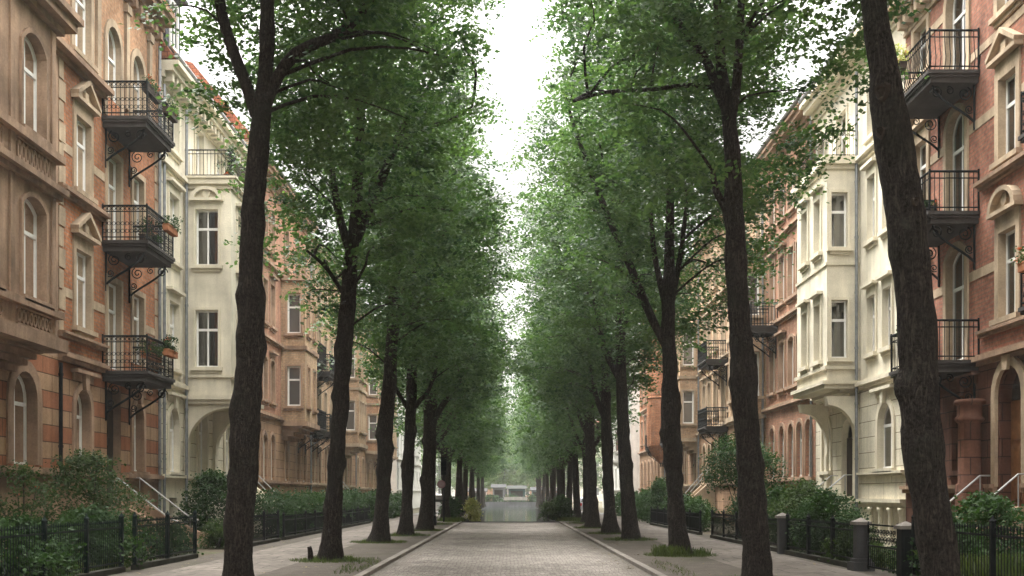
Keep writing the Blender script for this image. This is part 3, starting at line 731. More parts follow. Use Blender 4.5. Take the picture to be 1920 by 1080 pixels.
# --- red brick house behind the leaning trunk
A0, A1 = 3.0, 34.0
B = thing("townhouse", "deep red brick house with pale window pediments and stacked grey balconies behind the leaning trunk", "house", (XF, 28, 0), "townhouses lining the avenue")
gs = [op(28.95, 30.3, 2.35, 4.35, 1), dict(op(26.2, 27.5, 1.9, 4.75, 1), nb=1), op(32.1, 33.2, 2.45, 4.4, 1), op(23.4, 24.6, 2.4, 4.4, 1)]
f1 = [op(26.5, 27.45, 6.0, 8.1), op(29.5, 30.75, 5.3, 8.3, .3), op(32.2, 33.2, 6.3, 8.2), op(24.1, 25.1, 6.0, 8.1)]
f2 = [op(26.5, 27.45, 9.85, 11.85), op(29.5, 30.75, 9.1, 12.0, .45), op(32.2, 33.2, 10.05, 12.0), op(24.1, 25.1, 9.85, 11.85)]
f3 = [op(26.4, 27.5, 13.45, 15.5, .3), op(29.4, 30.75, 12.7, 15.6, 1), op(32.2, 33.2, 13.9, 15.4), op(24.0, 25.1, 13.45, 15.5, .3)]
m = MB(); wall(m, FRt, A0, A1, 0, 1.9, [dict(op(26.2, 27.5, 1.3, 1.9), nt=1)], .35, 1); wall(m, FRt, A0, A1, 1.9, 5.1, gs, .35, 1); wall(m, FRt, A0, A1, 5.1, 16.4, f1 + f2 + f3, .22, 0, 2); shell(m, 1, XF, A0, A1, 0, 16.4)
m.build("wall", [M['brick_dark'], M['rust_red'], M['sand_light']], B)
for o in (gs[0], gs[2], gs[3]): window(B, FRt, o, True, 'key', M['rust_red'], .22, True, .35)
w_ = MB(); w_.box(FRt, 26.22, 27.48, 1.31, 4.0, -.33, -.28)
for a in (26.32, 26.9): w_.box(FRt, a, a + .48, 1.6, 2.9, -.28, -.25); w_.box(FRt, a, a + .48, 3.05, 3.9, -.28, -.25)
D_ = w_.build("door", M['brown_door'], B); p = MB(); p.poly([FRt.p(u, v, -.31) for u, v in outline(gs[1])]); p.build("pane", M['glass_far'], D_)
t = MB(); t.ring(FRt, outline(gs[1], .28), outline(gs[1], .06), 0, .09); t.slab(FRt, [(26.73, 4.7), (26.97, 4.7), (27.03, 5.05), (26.67, 5.05)], .09, .17); t.build("door_arch", M['sand_light'], B)
for o, pd in zip(f1 + f2 + f3, ('arc', None, 'flat', 'arc', 'tri', None, 'tri', 'tri', None, None, None, None)):
    window(B, FRt, o, True, pd, M['sand_light'], .2, not (29 < o['u0'] < 30), .22, True, .66, door=False)
for a, b in ((A0, 26.1), (27.6, A1)): cornice(B, SS, FRt, a, b, 1.75, [(.12, .12), (.10, .2)])
cornice(B, SS, FRt, A0, A1, 4.98, [(.1, .1), (.12, .24), (.06, .12)])
for a, b in ((A0, 28.5), (31.7, A1)): cornice(B, SS, FRt, a, b, 5.68, [(.08, .1), (.08, .18)]); cornice(B, SS, FRt, a, b, 9.42, [(.08, .1), (.1, .24), (.06, .12)])
for v, h in ((7.25, .24), (11.1, .24), (12.95, .2), (14.8, .24)):
    ops_ = [o for o in f1 + f2 + f3 if o['v0'] - .3 < v + h and o['v1'] + .45 > v]; us = sorted((o['u0'] - .23, o['u1'] + .23) for o in ops_)
    a = A0
    for (c0, c1) in us + [(A1, A1)]:
        if c0 - a > .1: trim_box(B, "stone_band", SL, FRt, a, c0, v, v + h, -.02, .02)
        a = c1
trim_box(B, "pilaster", SL, FRt, 33.6, 34.0, 5.9, 15.2, -.02, .03)
cornice(B, SL, FRt, A0, A1, 15.55, [(.12, .08), (.34, .05), (.14, .42), (.14, .52), (.1, .62)], (15.68, 16.0, .05, .34, .46))
for v, st_ in ((12.57, 'belly'), (8.96, 'bars'), (5.15, 'bars')): balcony(B, 1, XF, 28.6, 31.6, 1.33, v, st_)
for v in (9.85, 5.95): balcony(B, 1, XF, 23.8, 25.5, .45, v, 'ornate', False, .95)
t = MB(); t.lathe((XF - .42, 28.25, 0), [(.34, 0), (.34, 1.95), (.28, 2.0), (.27, 3.5), (.33, 3.55), (.36, 3.62), (.30, 3.7), (.30, 3.95), (.37, 4.0), (.37, 4.1)], 18); t.build("column", M['rust_red'], B, True)
roof(B, 1, XF, A0, A1, 16.45, M['slate']); gutter(B, 1, XF, A0, A1, 16.45); stairs(B, 1, XF, 26.85, 1.9, 1.28, 1.7, M['sand_pink'])

# --- cream house next to it
A0, A1 = 34.0, 44.0
B = thing("townhouse", "pale cream house with projecting bay over an arched porch, between red brick neighbours", "house", (XF, 39, 0), "townhouses lining the avenue")
base = [op(34.4, 35.05, .35, 1.35, .2), op(35.35, 36.0, .35, 1.35, .2), op(36.3, 36.95, .35, 1.35, .2)]
gs = [op(35.1, 36.5, 2.55, 4.65, 1), op(39.3, 40.6, 1.52, 4.4, 1), op(42.0, 43.0, 2.6, 4.6, 1)]
fs = [op(35.2, 36.0, 6.4, 8.3), op(36.75, 37.55, 6.4, 8.3), op(35.2, 36.0, 10.15, 12.3), op(36.75, 37.55, 10.15, 12.3), op(35.2, 36.0, 13.6, 15.3), op(36.75, 37.55, 13.6, 15.3), op(39.9, 41.1, 13.3, 15.5), op(42.7, 43.5, 13.6, 15.3)]
m = MB(); wall(m, FRt, A0, A1, 0, 1.5, base, .4, 0); wall(m, FRt, A0, A1, 1.5, 5.4, gs, .24, 1, 0); wall(m, FRt, A0, A1, 5.4, 17.0, fs, .22, 0); shell(m, 1, XF, A0, A1, 0, 17)
m.build("wall", [M['cream'], M['rust_cream']], B)
for o in gs[::2]: window(B, FRt, o, True, 'key', M['cream_trim'], .2, True, .24)
dm = MB(); dm.box(FRt, 39.32, 40.58, 1.53, 3.75, -.235, -.19); dm.build("door", M['dark_wood'], B)
for o, pd in zip(fs, ('flat', 'flat', 'flat', 'flat', None, None, None, None)): window(B, FRt, o, True, pd, M['cream_trim'], .12, True, .22)
for a, b in ((A0, 39.2), (40.7, A1)): cornice(B, CT, FRt, a, b, 1.36, [(.1, .1), (.1, .18)])
cornice(B, CT, FRt, 34.0, 38.4, 2.3, [(.08, .08), (.08, .16)]); cornice(B, CT, FRt, A0, A1, 5.3, [(.1, .1), (.12, .22), (.06, .14)]); cornice(B, CT, FRt, A0, 38.4, 13.0, [(.1, .1), (.12, .22)])
cornice(B, CT, FRt, A0, A1, 16.25, [(.15, .08), (.2, .2), (.22, .5), (.15, .66)])
for u in (34.2, 35.2, 36.15, 37.1):
    t = MB(); t.lathe((XF - .06, u, .30), [(.1, 0), (.1, .06), (.075, .1), (.07, .8), (.11, .9), (.12, 1.0)], 10); t.build("basement_column", CT, B, True)
no = [op(.42, .98, 6.4, 8.4), op(.42, .98, 10.2, 12.1)]
fo = [op(39.2, 40.0, 6.4, 8.4), op(40.9, 41.7, 6.4, 8.4), op(39.2, 40.0, 10.2, 12.1), op(40.9, 41.7, 10.2, 12.1)]
bay(B, 1, XF, 38.5, 42.5, 1.12, 5.5, 13.25, M['cream'], M['cream_trim'], no, fo, True,
    [(5.35, 5.5, .12), (5.5, 5.62, .2), (6.02, 6.14, .09), (9.6, 9.7, .05), (12.9, 13.05, .08), (13.05, 13.3, .2)], 3, .4, (None, 'flat'), (False, True))
t = MB(); prof = [(-.02, 5.1), (-.02, 3.2), (.1, 3.2)] + [(.1 + .95 * (1 - math.cos(math.pi / 2 * i / 10)), 3.6 + 1.2 * math.sin(math.pi / 2 * i / 10)) for i in range(11)] + [(1.12, 5.1)]
for a, b in ((38.55, 38.9), (42.1, 42.45)): t = MB(); t.prism(FRt, prof, a, b); t.box(FRt, a + .02, b - .02, 1.6, 3.2, -.02, .12); t.build("bay_arch", M['cream_trim'], B)
r_ = MB(); F2 = FRt
for (p_, q_) in (((38.6, .02), (38.6, 1.05)), ((38.6, 1.05), (42.4, 1.05)), ((42.4, 1.05), (42.4, .02))):
    for vv, tt in ((14.25, .025), (14.1, .014), (13.42, .016)): r_.tube([F2.p(p_[0], vv, p_[1]), F2.p(q_[0], vv, q_[1])], tt, 6)
    n = int(math.hypot(p_[0] - q_[0], p_[1] - q_[1]) / .13)
    for i in range(n + 1): u = p_[0] + (q_[0] - p_[0]) * i / n; d = p_[1] + (q_[1] - p_[1]) * i / n; r_.tube([F2.p(u, 13.3, d), F2.p(u, 14.25, d)], .01, 5)
r_.build("terrace_railing", M['iron'], B)
downpipe(B, 1, XF, 38.38, .4, 16.2, .14); roof(B, 1, XF, A0, A1, 17.02, M['slate']); gutter(B, 1, XF, A0, A1, 17.02); stairs(B, 1, XF, 40.0, 1.5, 1.5, 2.0, M['cream_trim'])

# ------------------------------------------------------------------ the houses further along
def house(label, s, u0, u1, floors, eave, wm, gm, tm, axes, bays=(), bals=(), rm='tiles', arch=True, narrow=.95, win_h=2.1, door_u=None, group="townhouses lining the avenue"):
    F = FL if s < 0 else FRt
    B = thing("townhouse", label, "house", (s * XF, (u0 + u1) / 2, 0), group)
    inb = lambda u, v: any(b[0] - .3 < u < b[1] + .3 and b[3] - .5 < v < b[4] for b in bays)
    gv = floors[0]; gs = [op(a - narrow / 2, a + narrow / 2, gv + .15, gv + .15 + 2.3, narrow / 2 if arch else 0) for a in axes if door_u is None or abs(a - door_u) > .8]
    fs = []
    for i, v in enumerate(floors[1:]):
        for a in axes:
            onb = any(b[0] < a < b[1] and abs(b[2] - v) < 1.2 for b in bals)
            if not inb(a, v + 1.5): fs.append(op(a - narrow / 2, a + narrow / 2, v + (.2 if onb else .75), v + .75 + win_h, .12 if i == 0 else (narrow / 2 if i == 2 and arch else 0)))
    m = MB(); wall(m, F, u0, u1, 0, gv, [], mi=1); dop = [op(door_u - .6, door_u + .6, gv - .3 + .31, gv + 2.6, .6)] if door_u else []
    wall(m, F, u0, u1, gv, floors[1], gs + dop, .2, 1); wall(m, F, u0, u1, floors[1], eave, fs, .22, 0, 2); shell(m, s, XF, u0, u1, 0, eave)
    m.build("wall", [M[wm], M[gm], M[tm]], B)
    for o in gs: window(B, F, o, False, None, M[tm], .14, True, .2)
    for o in fs: window(B, F, o, False, 'flat' if o['v0'] < floors[-1] - .5 and s * o['u0'] % 2 < 1.3 else None, M[tm], .13, True, .22)
    if door_u:
        d_ = MB(); d_.box(F, door_u - .58, door_u + .58, gv + .02, gv + 2.0, -.19, -.12); dd = d_.build("door", M['dark_wood'], B)
        p = MB(); p.poly([F.p(u, v, -.17) for u, v in outline(dop[0])]); p.build("pane", M['glass_far'], dd)
        stairs(B, s, XF, door_u, 1.4, gv, 2.2, M[tm])
    cornice(B, M[tm], F, u0, u1, gv - .1, [(.1, .1), (.1, .18)])
    for v in floors[1:]: cornice(B, M[tm], F, u0, u1, v - .12, [(.1, .08), (.12, .2), (.06, .1)])
    cornice(B, M[tm], F, u0, u1, eave - .7, [(.15, .08), (.2, .2), (.2, .48), (.12, .6)])
    for (b0, b1, D, v0, v1, bm) in bays:
        no, fo = [], []
        for v in floors[1:]:
            if v0 - .6 < v < v1 - 2:
                no.append(op(D * .25, D * .25 + .72, v + .75, v + .75 + win_h))
                n = max(1, int((b1 - b0) / 1.3))
                for i in range(n): c_ = b0 + (b1 - b0) * (i + .5) / n; fo.append(op(c_ - .36, c_ + .36, v + .75, v + .75 + win_h))
        bay(B, s, XF, b0, b1, D, v0, v1, M[bm], M[tm], no, fo, False, [(v0 - .1, v0 + .14, .14)] + [(v - .1, v + .1, .1) for v in floors[2:] if v < v1] + [(v1 - .2, v1 + .05, .2)], 4, .8, bars=(False, False))
    for (b0, b1, v) in bals: balcony(B, s, XF, b0, b1, 1.25, v, 'ornate' if (int(b0) % 2) else 'bars', True)
    roof(B, s, XF, u0, u1, eave, M[rm]); gutter(B, s, XF, u0, u1, eave); downpipe(B, s, XF, u0 + .25, .3, eave - .6)
    return B
fl = [2.3, 5.6, 9.4, 13.1]
house("pale red brick house with tan bay, first past the cream house with roof terrace", -1, 50.0, 66.5, fl, 17.6, 'brick_pink', 'rust_tan', 'sand_pink', [51.3, 53.0, 54.7, 56.4, 60.0, 63.2, 65.2],
      [(58.6, 62.2, 1.26, 5.4, 13.1, 'brick_tan')], [(62.9, 65.7, 9.3), (62.9, 65.7, 5.5)], door_u=None)
house("tan brick house with rounded porch bay, two trunks past the cream terrace house", -1, 66.5, 86, [2.3, 5.5, 9.2, 12.8], 16.8, 'brick_tan', 'rust_tan', 'sand_light', [68, 70.3, 72.6, 75, 77, 81.5, 84],
      [(79, 83, 1.3, 5.2, 12.6, 'brick_tan')], [(67, 70, 5.5), (67, 70, 9.1)], door_u=73.8)
house("orange brick house with pale windows, furthest of the warm houses before the white one", -1, 86, 112, [2.2, 5.5, 9.2, 12.8], 16.5, 'brick_orange', 'rust_tan', 'sand_light', [88, 91, 94, 97, 100, 103, 106, 109],
      [(92.5, 96, 1.1, 5.2, 12.6, 'brick_orange'), (104, 107.5, 1.1, 5.2, 12.6, 'brick_tan')], [(98, 101, 5.4)], door_u=None)
house("whitish stucco house at the far end, glimpsed between dark trunks behind the sign pole", -1, 118, 150, [2.2, 5.5, 9.2, 12.8], 16.5, 'white_stucco', 'white_stucco', 'white_stucco', [120, 123, 126, 129, 132, 136, 140, 144, 148], [(128, 132, 1.2, 5.2, 12.6, 'white_stucco')], [], 'slate', False)
house("narrow salmon brick house with round arched ground floor windows beyond the pale cream house", 1, 44.0, 52.5, fl, 17.3, 'brick_pink', 'brick_pink', 'sand_pink', [45.0, 46.4, 47.8, 49.4, 51.2],
      [], [(50.2, 52.0, 9.3)], 'tiles')
house("tan brick house with square bay and two small iron balconies near the thick shrub tree", 1, 52.5, 70.5, fl, 17.4, 'brick_tan', 'rust_tan', 'sand_light', [54, 57.6, 59.2, 60.8, 63, 65.5, 67.5, 69.2],
      [(52.75, 56.2, 1.05, 5.4, 13.1, 'brick_tan')], [(61.7, 64.6, 9.2), (61.7, 64.6, 5.5)], door_u=66.5)
house("yellowish brick house with square bay and one low balcony, before the turret house", 1, 70.5, 86, [2.3, 5.5, 9.2, 12.8], 16.9, 'brick_tan', 'rust_tan', 'sand_light', [72.5, 76.5, 78.5, 80.5, 82.5, 84.5],
      [(71.4, 75.2, 1.2, 5.2, 12.6, 'brick_tan')], [(78, 80.8, 5.4)], door_u=77.5)
Bt = house("red brick house with a round corner turret, seen between far trunks", 1, 86, 104, [2.2, 5.5, 9.2, 12.8], 16.4, 'brick_red', 'rust_tan', 'sand_pink', [90.5, 92.5, 94.5, 97, 99.5, 102], [], [(87.9, 89.6, 5.4)])
t = MB(); t.lathe((XF - .35, 87, 4.2), [(.15, 0), (.6, .5), (1.0, 1.2), (1.05, 1.3), (1.05, 4.9), (1.15, 5.0), (1.05, 5.1), (1.05, 9.5), (1.2, 9.7), (1.2, 9.9), (.05, 13)], 18); t.build("turret", M['brick_red'], Bt)
house("greyish white house with slate roof, last house glimpsed before the parked car", 1, 112, 146, [2.2, 5.5, 9.2, 12.8], 16.4, 'white_stucco', 'white_stucco', 'white_stucco', [114, 117, 120, 123, 127, 131, 135, 139, 143], [(117.5, 121, 1.1, 5.2, 12.6, 'white_stucco')], [], 'slate', False)

# ------------------------------------------------------------------ trees
def smooth_path(pts, step=.35):
    P = [Vector(p[:3]) for p in pts]; R = [p[3] for p in pts]; o, r_ = [], []
    for i in range(len(P) - 1):
        p0, p1, p2, p3 = P[max(i - 1, 0)], P[i], P[i + 1], P[min(i + 2, len(P) - 1)]
        n = max(2, int((p2 - p1).length / step))
        for j in range(n):
            t = j / n; t2, t3 = t * t, t ** 3
            o.append(.5 * ((2 * p1) + (p2 - p0) * t + (2 * p0 - 5 * p1 + 4 * p2 - p3) * t2 + (3 * p1 - p0 - 3 * p2 + p3) * t3)); r_.append(R[i] + (R[i + 1] - R[i]) * t)
    o.append(P[-1]); r_.append(R[-1]); return o, r_
def limb(mb, pts, n=14, rough=.10, seed=0, flare=False, burls=(), step=.3, fine=False):
    """a knobbly tapering limb; burls are (metres along, angle, size)"""
    P, R = smooth_path(pts, step); b = len(mb.v); ref = None; ln = 0.0
    for i, p in enumerate(P):
        t = P[min(i + 1, len(P) - 1)] - P[max(i - 1, 0)]; t = t.normalized() if t.length > 1e-6 else Vector((0, 0, 1))
        if i: ln += (P[i] - P[i - 1]).length
        if ref is None: ref = Vector((0, 1, .01)).cross(t).normalized() if abs(t.y) < .95 else t.orthogonal()
        ref = (ref - t * ref.dot(t)).normalized(); bi = t.cross(ref)
        for k in range(n):
            a = 2 * math.pi * k / n; dr = ref * math.cos(a) + bi * math.sin(a); q_ = p + dr * R[i]
            f = 1 + rough * (1.3 * noise.noise(Vector((q_.x * 1.4 + seed, q_.y * 1.4, q_.z * .9))) + .8 * noise.noise(Vector((q_.x * 4 + seed, q_.y * 4, q_.z * 2.2))))
            if fine: f += .07 * noise.noise(Vector((q_.x * 13 + seed, q_.y * 13, q_.z * 4))) + .04 * noise.noise(Vector((q_.x * 30, q_.y * 30 + seed, q_.z * 9)))
            if flare and ln < 1.2: f += .34 * (1 - ln / 1.2) ** 2.6 * (1 + .45 * math.sin(a * 4 + seed))
            for (l_, ba, bs) in burls:
                da = (a - ba + math.pi) % (2 * math.pi) - math.pi
                f += bs * math.exp(-((ln - l_) / .16) ** 2 - (da / .5) ** 2)
            mb.v.append(tuple(p + dr * R[i] * f))
    for i in range(len(P) - 1):
        for k in range(n):
            k2 = (k + 1) % n; mb.f.append((b + i * n + k, b + i * n + k2, b + (i + 1) * n + k2, b + (i + 1) * n + k)); mb.m.append(0)
    e = b + (len(P) - 1) * n; mb.f.append(tuple(e + k for k in range(n))); mb.m.append(0)

def leaf_mesh(name, ctr, spread, per, size, mat, out=None, up=1.0, seed=1, flat=.17):
    """leaf-sized faces in loose sprays round the given points"""
    g_ = np.random.default_rng(seed); ctr = np.asarray(ctr, dtype=np.float64); M_ = len(ctr)
    spread = np.broadcast_to(np.asarray(spread, dtype=np.float64), (M_,))
    off = g_.normal(0, 1, (M_, per, 3)); off /= np.maximum(1e-6, np.linalg.norm(off, axis=2, keepdims=True)); off *= g_.uniform(0, 1, (M_, per, 1)) ** .55
    tilt = g_.normal(0, .28, (M_, 1, 2))                        # each spray is a tilted, drooping plate
    an = np.arctan2(g_.normal(0, .5, M_) + .0, g_.normal(0, .5, M_)); ca, sa = np.cos(an)[:, None], np.sin(an)[:, None]
    la, lb = off[:, :, 0] * 1.35, off[:, :, 1] * .7; off[:, :, 0] = la * ca - lb * sa; off[:, :, 1] = la * sa + lb * ca   # longer than wide
    off[:, :, 2] = off[:, :, 2] * flat + off[:, :, 0] * tilt[:, :, 0] + off[:, :, 1] * tilt[:, :, 1]
    r2 = off[:, :, 0] ** 2 + off[:, :, 1] ** 2; off[:, :, 2] -= .3 * r2
    c = (ctr[:, None, :] + off * spread[:, None, None]).reshape(-1, 3); N_ = len(c)
    nrm = np.repeat(np.concatenate([g_.normal(0, .42, (M_, 2)), np.zeros((M_, 1))], 1), per, axis=0) + g_.normal(0, .34, (N_, 3)); nrm[:, 2] += up; nrm /= np.linalg.norm(nrm, axis=1, keepdims=True)
    tg = g_.normal(0, 1, (N_, 3)); tg[:, 2] -= .5; tg -= nrm * np.sum(tg * nrm, axis=1, keepdims=True); tg /= np.linalg.norm(tg, axis=1, keepdims=True)
    bt = np.cross(nrm, tg); sz = size * g_.uniform(.65, 1.25, (N_, 1)); wd = sz * g_.uniform(.36, .46, (N_, 1)); hl = sz * .5
    V = np.empty((N_, 4, 3)); V[:, 0] = c + tg * hl; V[:, 1] = c + bt * wd - tg * hl * .15 + nrm * wd * .18; V[:, 2] = c - tg * hl; V[:, 3] = c - bt * wd - tg * hl * .15 + nrm * wd * .18
    me = bpy.data.meshes.new(name); me.vertices.add(N_ * 4); me.loops.add(N_ * 4); me.polygons.add(N_)
    me.vertices.foreach_set("co", V.ravel()); me.loops.foreach_set("vertex_index", np.arange(N_ * 4, dtype=np.int32)); me.polygons.foreach_set("loop_start", np.arange(0, N_ * 4, 4, dtype=np.int32))
    me.update(calc_edges=True); me.materials.append(mat); return me

def crown_points(n, zl, zt, inn, outw, ylen, s, seed, lift=0.0, thin=None, gap=.08):
    """spray centres in a crown round (0,0); a = outward from the road. inn/outw reach to road and house side."""
    R_ = random.Random(seed); o = []; tries = 0
    while len(o) < n and tries < n * 60:
        tries += 1
        a = R_.uniform(-inn, outw); y = R_.uniform(-ylen, ylen); z = R_.uniform(zl, zt); t = (z - zl) / (zt - zl)
        wv = min(1, (t / .16 + .25)) ** .7 if t < .16 else 1.0
        if t > .55: wv = math.sqrt(max(0, 1 - ((t - .55) / .45) ** 2)) * .9 + .1
        A = inn * .86 if a < 0 else outw
        nn = noise.noise(Vector((a * .55 + seed * 3.1, y * .55, z * .5)))
        rr = math.sqrt((a / A) ** 2 + (y / ylen) ** 2)
        nl = noise.noise(Vector((a * .2 + seed, y * .3 + seed * 2, z * .33)))
        if rr > wv * (1 + .3 * nn + .42 * nl): continue
        if rr < wv * .35 and R_.random() < .55: continue
        if noise.noise(Vector((a * .8, y * .8 + seed * 1.7, z * 1.25))) < -gap: continue
        if y < .8 and z < zl + lift * min(1, (.8 - y) / 2.0): continue
        if thin and thin(a, y, z, R_): continue
        o.append((s * a, y, z))
    return o
def twigs(mb, ctrs, limbs_pts, k, seed, r0=.035):
    """thin boughs from the limbs out to some of the sprays"""
    R_ = random.Random(seed); pick = R_.sample(ctrs, min(k, len(ctrs)))
    for c in pick:
        c = Vector(c); best = min(limbs_pts, key=lambda p: (p - c).length + max(0, p.z - c.z + .4) * 2.2)
        d = c - best
        if d.length < .6 or d.length > 3.2 or d.z > 1.3 * math.hypot(d.x, d.y): continue
        mid1 = best + d * .35 + Vector((R_.uniform(-.2, .2), R_.uniform(-.2, .2), .12 * d.length)); mid2 = best + d * .7 + Vector((R_.uniform(-.2, .2), R_.uniform(-.2, .2), .10 * d.length))
        r_ = min(.06, r0 * (.4 + .25 * d.length)); limb(mb, [(*best, r_), (*mid1, r_ * .75), (*mid2, r_ * .5), (*c, r_ * .2)], 5, .05, step=.5)

TREES = "street trees in two rows along the avenue"
def tree_from(label, Y, s, trunk_px, limbs_px, n, leaf, per, spread, zl, zt, inn, outw, ylen, seed, lift=0, burls=(), k=60, thin=None, tw_=1.0, mat='leaf', gap=.06):
    """trunk and limbs given as (px, py, half width px, dy metres) on the photo at the tree's own depth Y"""
    W = lambda q_: (*(P3(q_[0], q_[1], Y + (q_[3] if len(q_) > 3 else 0))), q_[2] * .91 * Y / FOC)
    tr = [W(q_) for q_ in trunk_px]; bx = tr[0][0]
    dz = GZ - .15 - tr[0][2]; tr[0] = (bx, Y, GZ - .15, tr[0][3])
    o = thing("street_tree", label, "tree", (bx, Y, GZ), TREES)
    loc = Vector((bx, Y, GZ)); m = MB(); Rb = random.Random(seed + 5); H = 8.0
    burls = list(burls) + [(Rb.uniform(.9, H), Rb.uniform(0, 6.28), Rb.uniform(.06, .2)) for _ in range(13)]
    limb(m, tr, 40 if Y < 35 else 22, .15, seed, True, burls, .06 if Y < 35 else .12, Y < 35)
    LP = [Vector(p[:3]) for p in tr if p[2] > zl - 2]
    for l_ in limbs_px:
        pl = [W(q_) for q_ in l_]; limb(m, pl, 12, .09, seed + 3, step=.22); sp, _ = smooth_path(pl, .7); LP += sp[1:]
    sp, _ = smooth_path(tr, .7); LP += [p for p in sp if p.z > zl - 1.5]
    pts = crown_points(n, zl, zt, inn, outw, ylen, s, seed, lift, thin, gap); pts = [(x + bx, y + Y, z) for x, y, z in pts]
    # sprays along the limbs as well, so no limb ends bare
    R_ = random.Random(seed + 9)
    for l_ in limbs_px:
        sp, _ = smooth_path([W(q_) for q_ in l_], .5)
        for p in sp[len(sp) // 2:]: pts.append((p.x + R_.gauss(0, .35), p.y + R_.gauss(0, .5), p.z + R_.uniform(0, .5)))
    twigs(m, pts, LP, k, seed, .035 * tw_)
    m.build("trunk", M['bark'], o, True)
    cm = leaf_mesh("crown", [Vector(p) - loc for p in pts], np.random.default_rng(seed).uniform(.75, 1.25, len(pts)) * spread, per, leaf, M[mat], seed=seed)
    co = bpy.data.objects.new("crown", cm); C.objects.link(co); co.parent = o
    return o

def no_front(xc, zv):                                  # nothing hangs in front of the bare lower stem
    return lambda a, y, z, R_: y < .6 and abs(a - xc) < 1.0 and z < zv
# row by the brown bay house
tree_from("thick forked trunk, first in row on the brown bay side, limb reaching over road", 18.9, -1,
    [(445, 1117, 31), (447, 1000, 29.5), (457, 880, 28), (467, 700, 27), (471, 500, 25.5), (476, 390, 23), (487, 260, 20), (495, 170, 16), (501, 60, 14.5), (500, -80, 12), (505, -260, 9, .3), (510, -420, 5, .5)],
    [[(482, 215, 15), (462, 160, 12.5), (435, 90, 12), (415, 20, 11.5), (400, -90, 9.5, -.2), (380, -220, 6, -.4)],
     [(496, 205, 14), (520, 145, 12.5), (555, 100, 11.5), (610, 75, 10.5), (655, 48, 9.5, .2), (690, 8, 8, .4), (725, -60, 6, .6), (760, -160, 4, .8)]],
    1500, .104, 52, .60, 7.7, 18.6, 4.45, 1.5, 5.2, 21, 2.6, ((2.1, 3.0, .2), (4.3, 0.3, .22), (3.2, 3.3, .16), (6.6, 3.1, .16)), 90,
    lambda a, y, z, R_: (y < .6 and abs(a) < 1.1 and z < 11) or (a > .2 and z < 10.6 and R_.random() < .3) or (a < 0 and y < 0 and z < 9.6))
tree_from("second trunk on the brown bay side, dark forked stem with small stake at foot", 28.1, -1,
    [(618, 1055, 24), (622, 985, 18.5), (628, 900, 17.5), (637, 780, 17), (643, 680, 17.5), (652, 560, 15.5), (660, 470, 15), (668, 400, 12), (672, 300, 10), (678, 160, 8), (680, 0, 5)],
    [[(660, 480, 10), (640, 420, 8), (628, 360, 7), (618, 280, 5), (605, 180, 3.5)], [(666, 450, 12), (692, 390, 10.5), (720, 325, 9, .2), (752, 245, 8, .4), (778, 205, 6, .6), (812, 150, 4, .8)],
     [(652, 565, 5), (628, 525, 4.5), (605, 495, 3.5), (575, 470, 2.5)], [(745, 265, 5, .3), (800, 240, 4.5, .3), (850, 222, 3.5, .4), (885, 200, 2.5, .5)]],
    1450, .112, 48, .64, 6.1, 18.4, 4.5, 1.9, 5.0, 33, 1.2, ((2.6, 0.4, .25), (4.3, 3.0, .28), (4.0, .2, .18), (1.5, 3.3, .15)), 80, no_front(0, 8.5))
tree_from("third trunk on the brown bay side, knobbly, slender limb toward road", 38.8, -1,
    [(709, 1020, 21), (716, 960, 15.5), (722, 850, 15), (723, 800, 16.5), (732, 690, 13.5), (739, 560, 12.5), (743, 480, 10), (748, 330, 7), (752, 150, 4)],
    [[(741, 560, 8), (775, 515, 7), (805, 482, 6, .3), (822, 455, 5, .4), (840, 420, 4, .5), (858, 350, 3, .6)], [(741, 540, 6), (722, 480, 5), (712, 420, 3)]],
    1250, .125, 42, .72, 5.7, 18.2, 4.1, 2.0, 5.0, 45, .6, ((3.4, .2, .3), (3.9, 3.1, .3), (2.0, .1, .15)), 60, no_front(0, 7))
tree_from("fourth trunk on the brown bay side, slim dark stem forking low in two thin limbs", 45.2, -1,
    [(760, 1007, 16), (763, 950, 11.5), (767, 850, 11.5), (771, 750, 11), (774, 650, 9), (780, 500, 6.5), (785, 330, 4)],
    [[(770, 775, 5), (755, 750, 4.5), (742, 728, 4), (728, 700, 3)], [(772, 770, 6), (788, 750, 5), (802, 735, 4.5, .3), (820, 690, 3, .6)]],
    1100, .135, 38, .78, 5.4, 18.0, 4.2, 2.0, 4.6, 57, .5, ((3.0, 3.0, .3), (4.4, 0, .3)), 50, no_front(0, 6.5))
tree_from("fifth trunk on the brown bay side, thick stem with angled limb beside the thin pole", 51.7, -1,
    [(796, 997, 19), (800, 940, 13.5), (804, 860, 13.5), (808, 760, 13), (811, 690, 10), (814, 560, 7), (818, 400, 4)],
    [[(812, 790, 7), (835, 752, 6), (850, 737, 5.5, .3), (868, 705, 5, .4), (882, 682, 4, .6), (890, 640, 3, .8)], [(870, 660, 3.5, .4), (885, 638, 3.5, .4), (900, 615, 3, .4)]],
    1050, .145, 36, .82, 5.2, 17.8, 4.1, 2.0, 4.6, 69, .4, ((2.5, 3.1, .25), (4.3, 3.3, .3)), 45, no_front(0, 6))
